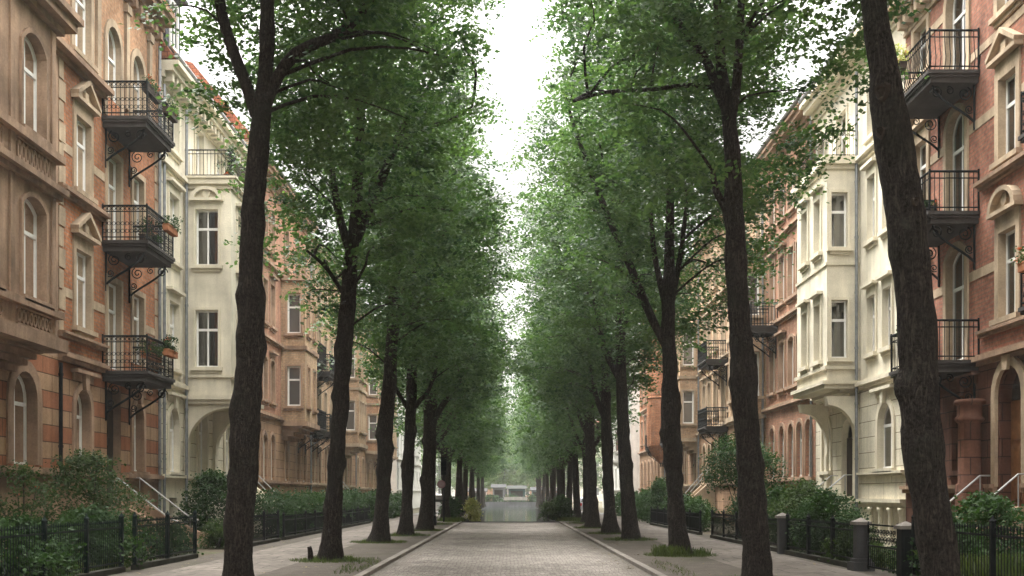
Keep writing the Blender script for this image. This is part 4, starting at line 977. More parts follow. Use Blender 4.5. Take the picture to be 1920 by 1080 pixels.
# row by the leaning trunk
lead_ = tree_from("thick leaning trunk with burls and a pruned branch scar, nearest of all to the camera", 11.9, 1,
    [(1775, 1215, 46), (1765, 1090, 37), (1751, 990, 38), (1734, 880, 41), (1725, 760, 39), (1722, 640, 37), (1712, 530, 37), (1702, 440, 38), (1688, 340, 36), (1672, 240, 35), (1656, 140, 33), (1643, 40, 29), (1632, -60, 26), (1622, -220, 22), (1610, -480, 16), (1600, -900, 8)],
    [[(1632, -70, 16), (1600, -190, 14), (1540, -330, 12, .5), (1480, -520, 9, 1)], [(1628, -120, 16), (1700, -260, 13, -.3), (1760, -420, 10, -.6)]],
    1000, .104, 48, .62, 7.6, 18.0, 4.0, 2.4, 4.6, 81, .8, ((2.95, 3.2, .26), (3.35, 3.0, .2), (4.25, 0.1, .14), (5.7, 0.5, .12), (2.3, .2, .15)), 50, lambda a, y, z, R_: z < 8.6 and abs(y) > 1)
tree_from("second trunk on the leaning trunk side, tall stem forking high over the tan brick house", 20.9, 1,
    [(1421, 1098, 30), (1416, 1010, 26), (1407, 900, 25), (1398, 780, 26), (1390, 640, 24), (1381, 500, 21.5), (1377, 400, 19.5), (1373, 300, 17), (1366, 215, 15), (1360, 170, 12), (1352, 120, 11), (1345, 0, 9), (1340, -160, 6)],
    [[(1376, 425, 10), (1358, 385, 8.5), (1343, 358, 7.5), (1336, 320, 5)], [(1366, 220, 11), (1345, 165, 11), (1322, 110, 9.5, .2), (1285, 62, 8.5, .3), (1255, 15, 7, .5), (1230, -60, 5, .7)],
     [(1369, 235, 11), (1380, 165, 10, -.2), (1386, 80, 9, -.3), (1392, -40, 7, -.5), (1400, -170, 4, -.6)], [(1348, 165, 5, .2), (1290, 160, 5, .3), (1220, 168, 4.5, .3), (1140, 172, 4, .3), (1075, 190, 2.5, .2)]],
    1500, .104, 52, .60, 7.3, 18.6, 3.55, 2.3, 5.0, 93, 2.0, ((1.6, .4, .12), (3.9, 3.1, .15), (6.2, .2, .12)), 90,
    lambda a, y, z, R_: (y < .5 and abs(a) < .8 and z < 10.2) or (a < -.3 and y < 0 and z < 8.8))
tree_from("third trunk on the leaning trunk side, one long thin limb slanting far over the road", 30.5, 1,
    [(1276, 1045, 22), (1270, 980, 17.5), (1263, 880, 17), (1257, 790, 19), (1256, 700, 15.5), (1253, 620, 13), (1255, 500, 11), (1256, 410, 9), (1258, 250, 6), (1258, 80, 4)],
    [[(1255, 660, 10), (1236, 625, 9), (1208, 565, 8.5, .2), (1180, 495, 8, .4), (1150, 430, 7, .5), (1122, 360, 6, .6), (1095, 290, 5, .7), (1075, 235, 4, .8), (1058, 170, 2.5, .9)],
     [(1255, 600, 8), (1238, 530, 6.5), (1226, 470, 5.5), (1220, 400, 4)], [(1255, 590, 7), (1270, 510, 6), (1280, 450, 5), (1288, 370, 3.5)]],
    1450, .112, 48, .64, 6.2, 18.4, 3.6, 2.4, 5.0, 105, 1.6, ((2.2, .3, .2), (3.5, 3.1, .3), (4.2, .1, .2)), 80, no_front(0, 9.2))
tree_from("fourth trunk on the leaning trunk side, straight stem with one steep side limb", 41.0, 1,
    [(1183, 1015, 19), (1178, 950, 14), (1171, 850, 13.5), (1166, 740, 12.5), (1164, 650, 10.5), (1163, 520, 8), (1160, 350, 5)],
    [[(1165, 715, 8), (1148, 685, 7.5), (1132, 650, 6), (1122, 600, 4.5, .3), (1105, 520, 3, .6)], [(1163, 640, 6), (1180, 580, 4.5), (1192, 510, 3)]],
    1150, .125, 42, .82, 5.6, 18.2, 4.1, 2.2, 4.8, 117, .6, ((2.9, .2, .2), (4.1, 3.2, .2)), 60, no_front(0, 6.5))
tree_from("fifth trunk on the leaning trunk side, dark stem with a near upright side branch", 47.6, 1,
    [(1145, 1003, 18), (1142, 940, 11.5), (1139, 850, 11), (1136, 760, 11), (1135, 680, 9), (1132, 550, 6.5), (1128, 400, 4)],
    [[(1136, 790, 6), (1118, 745, 5.5), (1108, 690, 5), (1104, 640, 4), (1096, 570, 3, .4)]],
    1100, .135, 38, .78, 5.3, 18.0, 4.1, 2.1, 4.6, 129, .4, ((2.4, 3, .22),), 50, no_front(0, 6))
tree_from("sixth trunk on the leaning trunk side, slim stem leaning slightly to the road", 55.8, 1,
    [(1112, 992, 16), (1110, 930, 10.5), (1107, 850, 10), (1105, 770, 9.5), (1104, 700, 7), (1101, 560, 5), (1098, 430, 3)],
    [[(1104, 820, 5), (1092, 795, 4.5), (1083, 768, 4), (1076, 720, 3, .3)]],
    1050, .145, 36, .82, 5.1, 17.8, 4.1, 2.1, 4.6, 141, .4, (), 45, no_front(0, 5.5))

# further trees: three grown kinds, copied with their trunk and crown
def tree_kind(seed, n, leaf, per, spread, zl, zt, inn, outw, ylen, label, loc, lean, mat='leaf', group=TREES):
    o = thing("street_tree", label, "tree", (0, 0, 0), group); m = MB(); R_ = random.Random(seed)
    tr = [(0, 0, -.2, .40), (.02, 0, .8, .25), (lean * .3, 0, 2.6, .225), (lean * .6, .1, 4.6, .215), (lean, .1, 6.6, .17), (lean * 1.1, 0, 9.5, .12), (lean * 1.2, 0, 13, .06)]
    limb(m, tr, 12, .12, seed, True, ((2.2, 1, .2), (3.8, 4, .25)), .3); LP = [Vector(p[:3]) for p in tr[3:]]
    for i in range(4):
        z0 = R_.uniform(4.0, 7.5); a = R_.choice((-1, 1, 1)) * R_.uniform(1.2, 2.6); yy = R_.uniform(-2, 2)
        pl = [(lean * z0 / 7, 0, z0, .11), (lean * z0 / 7 + a * .45, yy * .4, z0 + 1.1, .09), (lean + a, yy, z0 + 3.4, .055), (lean + a * 1.3, yy * 1.4, z0 + 5.5, .025)]
        limb(m, pl, 8, .08, seed); LP += [Vector(p[:3]) for p in pl[1:]]
    pts = crown_points(n, zl, zt, inn, outw, ylen, -1, seed); twigs(m, pts, LP, 25, seed)
    m.build("trunk", M['bark'], o, True); cm = leaf_mesh("crown", pts, spread, per, leaf, M[mat], seed=seed)
    co = bpy.data.objects.new("crown", cm); C.objects.link(co); co.parent = o; return o
def copy_thing(src, loc, sx, label, rz=0, sc_=1.0, group=None):
    o = src.copy(); C.objects.link(o); o.location = loc; o.scale = (sx * sc_, sc_, sc_); o.rotation_euler.z = rz; o["label"] = label
    if group: o["group"] = group
    for ch in src.children:
        c = ch.copy(); C.objects.link(c); c.parent = o
    return o
kinds = [tree_kind(201 + i * 7, 620, .185, 32, 1.0, 4.3, 16.6, 4.4, 2.3, 4.8, "", (0, 0, 0), (.25, -.15, .1)[i]) for i in range(3)]
used = [False] * 3
farL = [(62.5, "sixth trunk on the brown bay side, slim stem where the paving ends"), (72, "first trunk past the paving on the brown bay side, behind the round sign"), (80, None), (89, None), (98, None), (108, None), (119, None), (131, None), (145, None), (160, None), (176, None)]
farR = [(65, "seventh trunk on the leaning trunk side, last beside the paving"), (73, "first trunk past the paving on the leaning trunk side, beside the round green bush"), (81.5, None), (90.5, None), (100, None), (110, None), (121, None), (133, None), (147, None), (162, None), (178, None)]
i = 0
for s, rows in ((-1, farL), (1, farR)):
    for (Y, lb) in rows:
        lb = lb or ("distant slim trunk lining the canal bank, brown bay side of the water" if s < 0 else "distant slim trunk lining the canal bank, leaning trunk side of the water")
        kk = i % 3; x = s * (4.3 + rnd.uniform(-.15, .25)); src = kinds[kk]
        sx = 1 if s < 0 else -1
        if used[kk]: copy_thing(src, (x, Y, GZ), sx, lb, 0, rnd.uniform(.93, 1.05))
        else: src.location = (x, Y, GZ); src.scale = (sx, 1, 1); src["label"] = lb; used[kk] = True
        i += 1
# the rows go on past the viewpoint
for (x, Y, sx, rz, lb) in ((-4.6, 8.0, -1, 0, "leaning trunk just outside the frame, brown bay side"), (4.6, 2.0, 1, 0, "leaning trunk beside the viewpoint, outside the frame"), (-4.6, -2.0, -1, 0, "leaning trunk behind the viewpoint, brown bay side"), (4.6, -8.0, 1, 0, "leaning trunk behind the viewpoint, red brick side")):
    copy_thing(lead_, (x, Y, GZ), sx, lb, rz)
# trees across the water
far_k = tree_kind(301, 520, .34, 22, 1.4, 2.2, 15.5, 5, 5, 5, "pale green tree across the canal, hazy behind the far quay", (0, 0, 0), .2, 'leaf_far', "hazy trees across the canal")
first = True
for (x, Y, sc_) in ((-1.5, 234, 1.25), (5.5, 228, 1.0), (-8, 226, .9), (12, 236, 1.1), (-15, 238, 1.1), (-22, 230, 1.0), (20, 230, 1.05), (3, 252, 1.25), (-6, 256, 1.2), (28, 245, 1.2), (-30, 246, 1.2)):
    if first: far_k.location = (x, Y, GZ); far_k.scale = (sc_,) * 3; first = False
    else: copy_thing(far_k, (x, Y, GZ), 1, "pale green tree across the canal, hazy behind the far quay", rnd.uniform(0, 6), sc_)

# ------------------------------------------------------------------ shrubs and hedges
def bush_pts(n, rx, ry, h, seed, z0=.1, power=.5):
    R_ = random.Random(seed); o = []
    while len(o) < n:
        a = R_.uniform(0, 6.283); u = R_.random() ** power; t = R_.random()
        prof = math.sin(math.pi * min(1, (t * .82 + .18))) ** .6
        x, y, z = rx * u * prof * math.cos(a), ry * u * prof * math.sin(a), z0 + (h - z0) * t
        if noise.noise(Vector((x * 1.6 + seed, y * 1.6, z * 1.6))) < -.22: continue
        f = 1 + .3 * noise.noise(Vector((math.cos(a) * 1.5 + seed * 2, math.sin(a) * 1.5, z)))
        o.append((x * f, y * f, z * (1 + .12 * noise.noise(Vector((x, y, seed * 1.3))))))
    return o
def shrub(name, label, x, y, rx, ry, h, n, leaf, per, spread, mat, seed, z0=.1, stems=6, group="shrubs in the front gardens", blossoms=0, cat="shrub"):
    o = thing(name, label, cat, (x, y, GZ), group); pts = bush_pts(n, rx, ry, h, seed, z0)
    m = MB(); R_ = random.Random(seed)
    for i in range(stems):
        e = R_.choice(pts); limb(m, [(R_.uniform(-.15, .15), R_.uniform(-.15, .15), -.1, .03), (e[0] * .4, e[1] * .4, e[2] * .5, .022), (e[0], e[1], e[2], .008)], 6, .05, step=.3)
    m2 = MB(); m2.v = [(v[0] + x, v[1] + y, v[2] + GZ) for v in m.v]; m2.f, m2.m = m.f, m.m
    m2.build("stem", M['bark'], o, True)
    co = bpy.data.objects.new("foliage", leaf_mesh("foliage", pts, spread, per, leaf, M[mat], seed=seed, up=.7, flat=.6)); C.objects.link(co); co.parent = o
    if blossoms:
        bp_ = R_.sample(pts, blossoms); bo_ = bpy.data.objects.new("blossom", leaf_mesh("blossom", bp_, .08, 14, .05, M['flower'], seed=seed, flat=1)); C.objects.link(bo_); bo_.parent = o
    return o
SH = [
 ("rose_bush", "loose rose bush climbing before the striped ground floor", -10.3, 27.4, 1.3, 1.5, 2.6, 300, .075, 28, .36, 'leaf_rose', .5),
 ("rose_bush", "tall thin rose bush in front of the brown sandstone plinth", -10.6, 24.4, .7, .9, 2.3, 70, .07, 22, .28, 'leaf_rose', .6),
 ("shrub", "dense dark round shrub by the steps of the brown bay house", -9.9, 37.6, 1.25, 1.5, 2.35, 420, .085, 26, .34, 'leaf_bush', .1),
 ("shrub", "low spreading shrub behind the nearest green iron fence", -9.0, 20.6, 1.0, 2.2, 1.15, 380, .08, 24, .3, 'leaf_bush', .05),
 ("shrub", "sprawling shrub with pale sprigs inside the green iron fence", -9.2, 24.6, 1.15, 2.2, 1.3, 380, .08, 24, .32, 'leaf_bush', .05),
 ("shrub", "small shrub at the foot of the stair cheek wall", -9.2, 29.8, .7, 1.2, .95, 140, .08, 22, .3, 'leaf_bush', .05),
 ("shrub", "light green low shrub under the dense dark round one", -9.0, 34.5, .5, .8, .95, 90, .08, 22, .26, 'leaf_rose', .05),
 ("shrub", "dark round shrub between tan bay house and tall trunk", 8.9, 66.5, 1.2, 1.9, 2.5, 300, .12, 24, .42, 'leaf_bush', .1),
 ("shrub", "bushy shrub half covering the grey stone pier with pale cap", 8.55, 30.2, .85, 2.1, 1.7, 380, .08, 26, .32, 'leaf_bush', .05),
 ("shrub", "shrub with light flowers before the cream porch steps", 9.2, 34.8, 1.1, 1.8, 1.95, 340, .085, 24, .34, 'leaf_rose', .1),
 ("shrub", "low bright green shrub beside the grey pier with wide foot", 8.15, 26.6, .5, 1.7, .75, 190, .08, 22, .24, 'leaf_rose', .05),
 ("shrub", "shrub at the plinth of the deep red brick house, behind black fence", 9.6, 22.4, 1.1, 1.8, 1.55, 300, .085, 24, .32, 'leaf_bush', .05),
 ("shrub", "dark bush filling the gap beside the leaning trunk foot", 8.25, 21.2, .55, 1.1, 1.15, 190, .08, 22, .28, 'leaf_bush', .05),
 ("shrub", "wide dark shrub under the umbrella shaped small tree", 9.3, 42.5, 1.2, 2.6, 1.75, 330, .09, 24, .38, 'leaf_bush', .05),
 ("shrub", "pale green rounded shrub beside the cream house porch steps", 9.2, 38.0, .9, 1.6, 1.9, 220, .085, 24, .34, 'leaf_bush', .05),
 ("shrub", "drooping shrub over the low stone kerb near the tan bay house", 8.6, 51.5, .9, 2.4, 1.35, 240, .1, 22, .38, 'leaf_bush', .05),
 ("shrub", "yellowish feathery shrub on the quay edge by the water, brown bay side", -2.45, 70.6, .45, .8, 1.35, 80, .13, 20, .36, 'leaf_pale', .05),
 ("shrub", "dark round shrub on the quay edge behind the yellowish feathery one", -3.9, 73.0, .8, 1.2, 1.5, 130, .13, 22, .4, 'leaf_bush', .05),
 ("shrub", "round green shrub on the quay edge, leaning trunk side", 3.2, 72.0, .8, 1.3, 1.5, 150, .13, 22, .4, 'leaf_bush', .05),
 ("shrub", "wispy light green shrub leaning over the water, leaning trunk side", 2.4, 70.8, .5, .8, 1.2, 80, .11, 20, .32, 'leaf_rose', .05)]
for i, (nm, lb, x, y, rx, ry, h, n, lf, per, sp, mt, z0) in enumerate(SH):
    shrub(nm, lb, x, y, rx, ry, h, n, lf, per, sp, mt, 400 + i * 3, z0, blossoms=5 if nm == "rose_bush" else 0)
shrub("garden_tree", "small umbrella shaped garden tree on several thin stems before the salmon brick house", 9.5, 46.0, 1.75, 2.0, 3.9, 300, .11, 26, .45, 'leaf_bush', 477, 2.0, 7, None, cat="tree")
for i, x in enumerate((-7.2, -3.6, .2, 3.8, 7.4)): shrub('shrub', 'low shrub on the far quay in front of the kiosks', x, 203, 1.9, .7, 1.5, 70, .24, 18, .7, 'leaf_bush', 520 + i, .1, 4, 'low shrubs on the far quay')
def hedge(label, x, y0, y1, wd, h, n, seed, leaf=.1):
    o = thing("hedge", label, "hedge", (x, (y0 + y1) / 2, GZ), "clipped hedges along the footpath"); R_ = random.Random(seed); pts = []
    while len(pts) < n:
        p = (R_.uniform(-wd, wd) / 2, R_.uniform(y0, y1) - (y0 + y1) / 2, R_.random() ** .7 * h)
        e = noise.noise(Vector((p[0] + seed, p[1] * .5, p[2]))); p = (p[0] * (1 + .3 * e), p[1], p[2] * (1 + .25 * e))
        pts.append(p)
    m = MB(); yy = y0 + .4; m.tube([(x, y0 + .3, GZ + .12), (x, y1 - .3, GZ + .12)], .03, 5)
    while yy < y1: m.tube([(x, yy, GZ - .1), (x + R_.uniform(-.1, .1), yy, GZ + h * .7)], .025, 5); yy += .8
    m.build("stem", M['bark'], o); co = bpy.data.objects.new("foliage", leaf_mesh("foliage", pts, .34, 22, leaf, M['leaf_bush'], seed=seed, up=.6, flat=.8)); C.objects.link(co); co.parent = o
hedge("long dark hedge before the pale red brick house, behind low iron railing", -9.0, 41, 52, 1.1, 1.6, 560, 3)
hedge("hedge between second and third trunk, before the tan bay", -9.0, 53, 66, 1.1, 1.7, 520, 4, .12)
hedge("distant hedge before the orange brick house", -8.9, 67, 90, 1.1, 1.7, 520, 5, .16)
hedge("distant hedge before the yellowish brick house", 8.9, 69.5, 91, 1.1, 1.7, 480, 6, .16)
hedge("low hedge along the tan brick house, beside the drooping shrub", 9.2, 55, 64, 1.1, 1.5, 380, 7, .12)
hedge("clipped low hedge inside the ornate gate by the wide footed pier", 8.3, 22.6, 23.9, .5, .62, 90, 8, .07)

# grass: nobody could count the blades
def blades(name, spots, seed, h=.16):
    g_ = np.random.default_rng(seed); V = []
    for (x, y, rx, ry, n, k) in spots:
        a = g_.uniform(0, 6.283, n); r_ = g_.uniform(.25, 1, n) ** .8; bx, by = x + rx * r_ * np.cos(a), y + ry * r_ * np.sin(a)
        hh = h * k * g_.uniform(.4, 1.2, n); dx, dy = g_.normal(0, .35, n) * hh, g_.normal(0, .35, n) * hh; th = g_.uniform(0, 3.14, n); wd = .014 * k
        cx, sx = np.cos(th) * wd, np.sin(th) * wd; z = np.full(n, GZ)
        V.append(np.stack([np.stack([bx - cx, by - sx, z], 1), np.stack([bx + cx, by + sx, z], 1), np.stack([bx + dx + cx * .3, by + dy + sx * .3, z + hh], 1), np.stack([bx + dx - cx * .3, by + dy - sx * .3, z + hh], 1)], 1))
    V = np.concatenate(V); N_ = len(V); me = bpy.data.meshes.new(name); me.vertices.add(N_ * 4); me.loops.add(N_ * 4); me.polygons.add(N_)
    me.vertices.foreach_set("co", V.ravel()); me.loops.foreach_set("vertex_index", np.arange(N_ * 4, dtype=np.int32)); me.polygons.foreach_set("loop_start", np.arange(0, N_ * 4, 4, dtype=np.int32)); me.update(calc_edges=True)
    me.materials.append(M['grass']); o = bpy.data.objects.new(name, me); C.objects.link(o); o["kind"] = "stuff"; o["label"] = "short grass and weeds sprouting round tree feet and inside the fences"; o["category"] = "grass"; return o
sp = []
for (x, y) in ((-4.5, 18.9), (-4.5, 28.1), (-4.58, 38.8), (-4.2, 45.2), (-4.0, 51.7), (4.63, 20.9), (4.63, 30.5), (4.4, 41), (4.26, 47.6), (4.1, 55.8), (-4.2, 62.5), (4.2, 65)):
    sp.append((x, y, 1.0, 1.1, 1300, .5)); sp.append((x, y + .1, .55, .5, 420, .8))
sp += [(4.35, 30.3, .5, .4, 500, 1.7), (4.95, 30.6, .5, .4, 260, 1.2), (-3.6, 70.5, 1.0, 1.2, 700, 1.5), (-3.5, 67.5, .5, 1.5, 400, .6), (3.9, 70.5, 1.0, 1.4, 700, 1.4),
       (8.7, 20.5, .8, 2.2, 4200, 3.2), (-9.2, 22, .8, 4.5, 1500, 1.6), (8.6, 28, .7, 3.2, 1200, 1.4), (-3.5, 26, .35, 3, 500, .45), (3.6, 25, .3, 3, 300, .4)]
blades("grass", sp, 5)

M['soil_stone'] = m_stone("mossy_kerb_stone", (.06, .06, .048), .4, grain=30)
R_ = random.Random(77); pts = []
for i in range(420):
    s_ = R_.choice((-1, 1)); u_ = R_.random(); y = 10 + 55 * R_.random() ** 1.3
    x = s_ * (R_.uniform(2.55, 2.95) if u_ < .35 else (R_.uniform(3.2, 5.2) if u_ < .75 else (R_.uniform(7.3, 8.1) if u_ < .9 else R_.uniform(5.2, 7.3)))); pts.append((x, y, GZ + .022 if abs(x) > 3 else .018))
lt = bpy.data.objects.new("fallen_leaves", leaf_mesh("fallen_leaves", pts, .45, 3, .075, M['litter'], seed=8, up=6, flat=0)); C.objects.link(lt)
n_ = len(lt.data.vertices); co = np.empty(n_ * 3); lt.data.vertices.foreach_get("co", co); co = co.reshape(-1, 3)
base_z = np.where(np.abs(co[:, 0]) > 3.0, GZ + .02, .012); dz_ = co[:, 2].reshape(-1, 4) - co[:, 2].reshape(-1, 4).mean(1, keepdims=True); co[:, 2] = base_z + np.clip(dz_.ravel(), -.006, .02)
lt.data.vertices.foreach_set("co", co.ravel()); tag(lt, "scattered brown fallen leaves along gutters and tree strips", "fallen leaves", kind="stuff")
# ------------------------------------------------------------------ fences, piers
def fence(label, s, X, y0, y1, h, mat, bays_, kerb=True, style='spear', group="iron garden fences"):
    o = thing("iron_fence", label, "fence", (s * X, (y0 + y1) / 2, GZ), group); F = Fr((s * X, 0, 0), (0, 1, 0), (-s, 0, 0)); kz = GZ + (.12 if kerb else .05)
    if kerb:
        m = MB(); m.box(F, y0, y1, GZ - .1, kz, -.09, .09); m.build("kerb_stone", M['soil_stone'], o)
    ln = (y1 - y0) / bays_
    for i in range(bays_ + 1):
        y = y0 + ln * i; m = MB(); m.box(F, y - .04, y + .04, kz, GZ + h + .08, -.04, .04); m.lathe(F.p(y, GZ + h + .08, 0), [(.05, 0), (.06, .03), (.03, .07), (.005, .12)], 8); m.build("post", M[mat], o)
    for i in range(bays_):
        a, b = y0 + ln * i + .04, y0 + ln * (i + 1) - .04; m = MB()
        for vv in (kz + .08, GZ + h - .14): m.box(F, a, b, vv, vv + .035, -.013, .013)
        n = int((b - a) / .105)
        for j in range(n):
            u = a + (b - a) * (j + .5) / n; m.tube([F.p(u, kz + .02, 0), F.p(u, GZ + h - .02, 0)], .0085, 5)
            if style == 'spear': m.lathe(F.p(u, GZ + h - .03, 0), [(.008, 0), (.02, .02), (.002, .09)], 5)
            if style == 'scroll' and j % 2 == 0:
                for vc, rr in ((GZ + h - .25, .05), (kz + .22, .05), (GZ + h - .42, .04)): m.tube([F.p(u + .05 + rr * math.cos(k_ * .785), vc + rr * math.sin(k_ * .785), 0) for k_ in range(9)], .007, 4)
        m.build("picket_panel", M[mat], o)
    return o
fence("dark green spear topped iron fence before the brown bay house", -1, 8.3, 16.0, 23.9, 1.08, 'iron_green', 4)
fence("dark green iron fence before the stair cheek wall, on a mossy stone kerb", -1, 8.25, 24.6, 29.3, 1.08, 'iron_green', 2)
fence("dark iron railing before the dense dark round shrub", -1, 8.3, 33.2, 40.0, .95, 'iron', 3)
fence("low dark iron railing in front of the long dark hedge", -1, 8.3, 41.0, 52.0, .85, 'iron', 5)
fence("low dark iron railing behind the second trunk, under the hedge before the tan bay", -1, 8.3, 53.5, 66, .85, 'iron', 5)
fence("black spear topped fence before the deep red brick house", 1, 7.75, 14.5, 21.5, 1.12, 'iron', 4)
fence("black iron fence between the two grey stone piers", 1, 7.7, 24.6, 31.1, .98, 'iron', 3)
fence("black iron fence beyond the farther grey pier, before the umbrella shaped tree", 1, 7.75, 31.6, 43.0, .92, 'iron', 5)
fence("low black railing before the drooping shrub near the tan bay", 1, 7.8, 46.0, 62.0, .85, 'iron', 6)
gt = thing("garden_gate", "ornate black iron garden gate with scrolls between wide footed pier and dark pier", "gate", (7.7, 23.1, GZ)); F = Fr((7.7, 0, 0), (0, 1, 0), (-1, 0, 0))
m = MB()
for vv in (GZ + .1, GZ + .55, GZ + 1.0): m.box(F, 22.25, 24.1, vv, vv + .035, -.014, .014)
for u in (22.25, 24.07): m.box(F, u, u + .035, GZ + .05, GZ + 1.08, -.016, .016)
m.build("gate_frame", M['iron'], gt); m = MB()
for i in range(15): u = 22.33 + i * .124; m.tube([F.p(u, GZ + .1, 0), F.p(u, GZ + .55, 0)], .008, 5)
for i in range(9):
    u = 22.4 + i * .2
    for c_, r0, t_, a0 in (((u, GZ + .7), .1, 1.5, 0), ((u + .08, GZ + .88), .085, 1.5, 2.5)): m.tube([F.p(x, y, 0) for x, y in spiral(c_, r0, .02, t_, F, a0=a0, n=16)], .009, 4)
m.build("scrollwork", M['iron'], gt)
def pier(label, x, y, h, mat, wd=.13, foot=True):
    o = thing("stone_pier", label, "pier", (x, y, GZ), "stone fence piers"); m = MB()
    if foot: m.wbox(x - wd - .1, x + wd + .1, y - wd - .1, y + wd + .1, GZ - .1, GZ + .2); m.wbox(x - wd - .05, x + wd + .05, y - wd - .05, y + wd + .05, GZ + .2, GZ + .27)
    m.wbox(x - wd, x + wd, y - wd, y + wd, GZ + (.27 if foot else -.05), GZ + h)
    for sx in (-1, 1): m.wbox(x - wd * .62, x + wd * .62, y + sx * (wd + .004) - .008, y + sx * (wd + .004) + .008, GZ + .4, GZ + h - .14)
    m.build("shaft", mat, o); c_ = MB(); c_.wbox(x - wd - .05, x + wd + .05, y - wd - .05, y + wd + .05, GZ + h, GZ + h + .07)
    b = len(c_.v); z = GZ + h + .07; w_ = wd + .03
    c_.v += [(x - w_, y - w_, z), (x + w_, y - w_, z), (x + w_, y + w_, z), (x - w_, y + w_, z), (x, y, z + .09)]; c_.f += [(b, b + 1, b + 4), (b + 1, b + 2, b + 4), (b + 2, b + 3, b + 4), (b + 3, b, b + 4)]; c_.m += [0] * 4
    c_.build("cap", M['kerb'], o)
pier("grey stone pier with wide foot and pale cap, nearest the leaning trunk", 7.62, 24.35, 1.0, M['granite'])
pier("grey stone pier with pale cap, half hidden by the bushy shrub", 7.62, 31.35, 1.0, M['granite'], foot=False)
pier("dark stone pier with pale cap hugging the leaning trunk", 7.75, 21.95, .98, M['iron'], foot=False)

# ------------------------------------------------------------------ pole, sign, stub
o = thing("pole", "thin dark metal pole with short crossbar beside the fifth trunk", "pole", (-4.08, 60.5, GZ)); m = MB()
m.tube([(-4.08, 60.5, GZ - .1), (-4.08, 60.5, 3.7)], .045, 8); m.lathe((-4.08, 60.5, GZ), [(.09, 0), (.09, .5), (.05, .56)], 8); m.build("shaft", M['iron'], o); m = MB()
m.tube([(-4.5, 60.5, 1.42), (-3.4, 60.5, 1.42)], .03, 6); m.build("crossbar", M['iron'], o)
o = thing("traffic_light", "dark signal box on a post with a round faded pink sign below it", "traffic light", (-4.05, 68.2, GZ)); m = MB()
m.tube([(-4.05, 68.2, GZ - .1), (-4.05, 68.2, 4.0)], .05, 8); m.build("post", M['iron'], o); m = MB()
m.wbox(-4.22, -3.88, 68.0, 68.14, 2.9, 4.0)
for i in range(3): m.lathe((-4.05, 67.98, 3.12 + i * .33), [(.12, -.02), (.12, .02)], 10)
m.build("signal_box", M['iron'], o); m = MB()
m.slab(Fr((0, 68.1, 0), (1, 0, 0), (0, -1, 0)), [(-4.2 + .25 * math.cos(k_ * .393), 2.35 + .25 * math.sin(k_ * .393)) for k_ in range(16)], 0, .03)
m.slab(Fr((0, 68.1, 0), (1, 0, 0), (0, -1, 0)), [(-4.2 + .17 * math.cos(k_ * .393), 2.35 + .17 * math.sin(k_ * .393)) for k_ in range(16)], .03, .036, 1)
m.build("round_sign", [m_plain("faded_red_sign", (.22, .13, .135), .5, 0, .1), m_plain("pale_sign_face", (.26, .19, .195), .5, 0, .1)], o)
o = thing("tree_stake", "short broken wooden stake at the foot of the second trunk", "stake", (-5.0, 28.0, GZ)); m = MB()
limb(m, [(-5.0, 28.0, GZ - .1, .075), (-5.0, 28.0, GZ + .2, .07), (-5.03, 28.0, GZ + .36, .055)], 8, .25, 3, step=.1); m.build("stake", M['bark'], o, True)

scar_m = m_stone("healed_bark_scar", (.055, .043, .034), .4, grain=40)
for (px, py, rr) in ((1654, 172, .07), (1652, 248, .045), (1715, 378, .035)):
    m = MB(); tk = [c_ for c_ in lead_.children if c_.name.startswith("trunk")][0]; d_ = (P3(px, py, 11.9) - Vector((0, 0, EYE))).normalized()
    hit, pt, nn_, _ = tk.ray_cast(Vector((0, 0, EYE)) - lead_.location, d_)
    if hit:
        t1 = nn_.cross(Vector((0, 0, 1))).normalized(); t2 = t1.cross(nn_); pt = pt + lead_.location
        for r0, z0, r1, z1 in ((1.25, -.02, 1.0, .035), (1.0, .035, .72, .03), (.72, .03, .5, .005), (.5, .005, .02, .012)):
            for k_ in range(14):
                a0, a1 = k_ * .4488, (k_ + 1) * .4488; w0, w1 = 1 + .16 * math.sin(a0 * 3), 1 + .16 * math.sin(a1 * 3)
                m.poly([pt + (t1 * math.cos(a) + t2 * 1.25 * math.sin(a)) * rr * r_ * w_ + nn_ * z_ for a, r_, w_, z_ in ((a0, r0, w0, z0), (a1, r0, w1, z0), (a1, r1, w1, z1), (a0, r1, w0, z1))])
        m.build("branch_scar", scar_m, lead_, True)
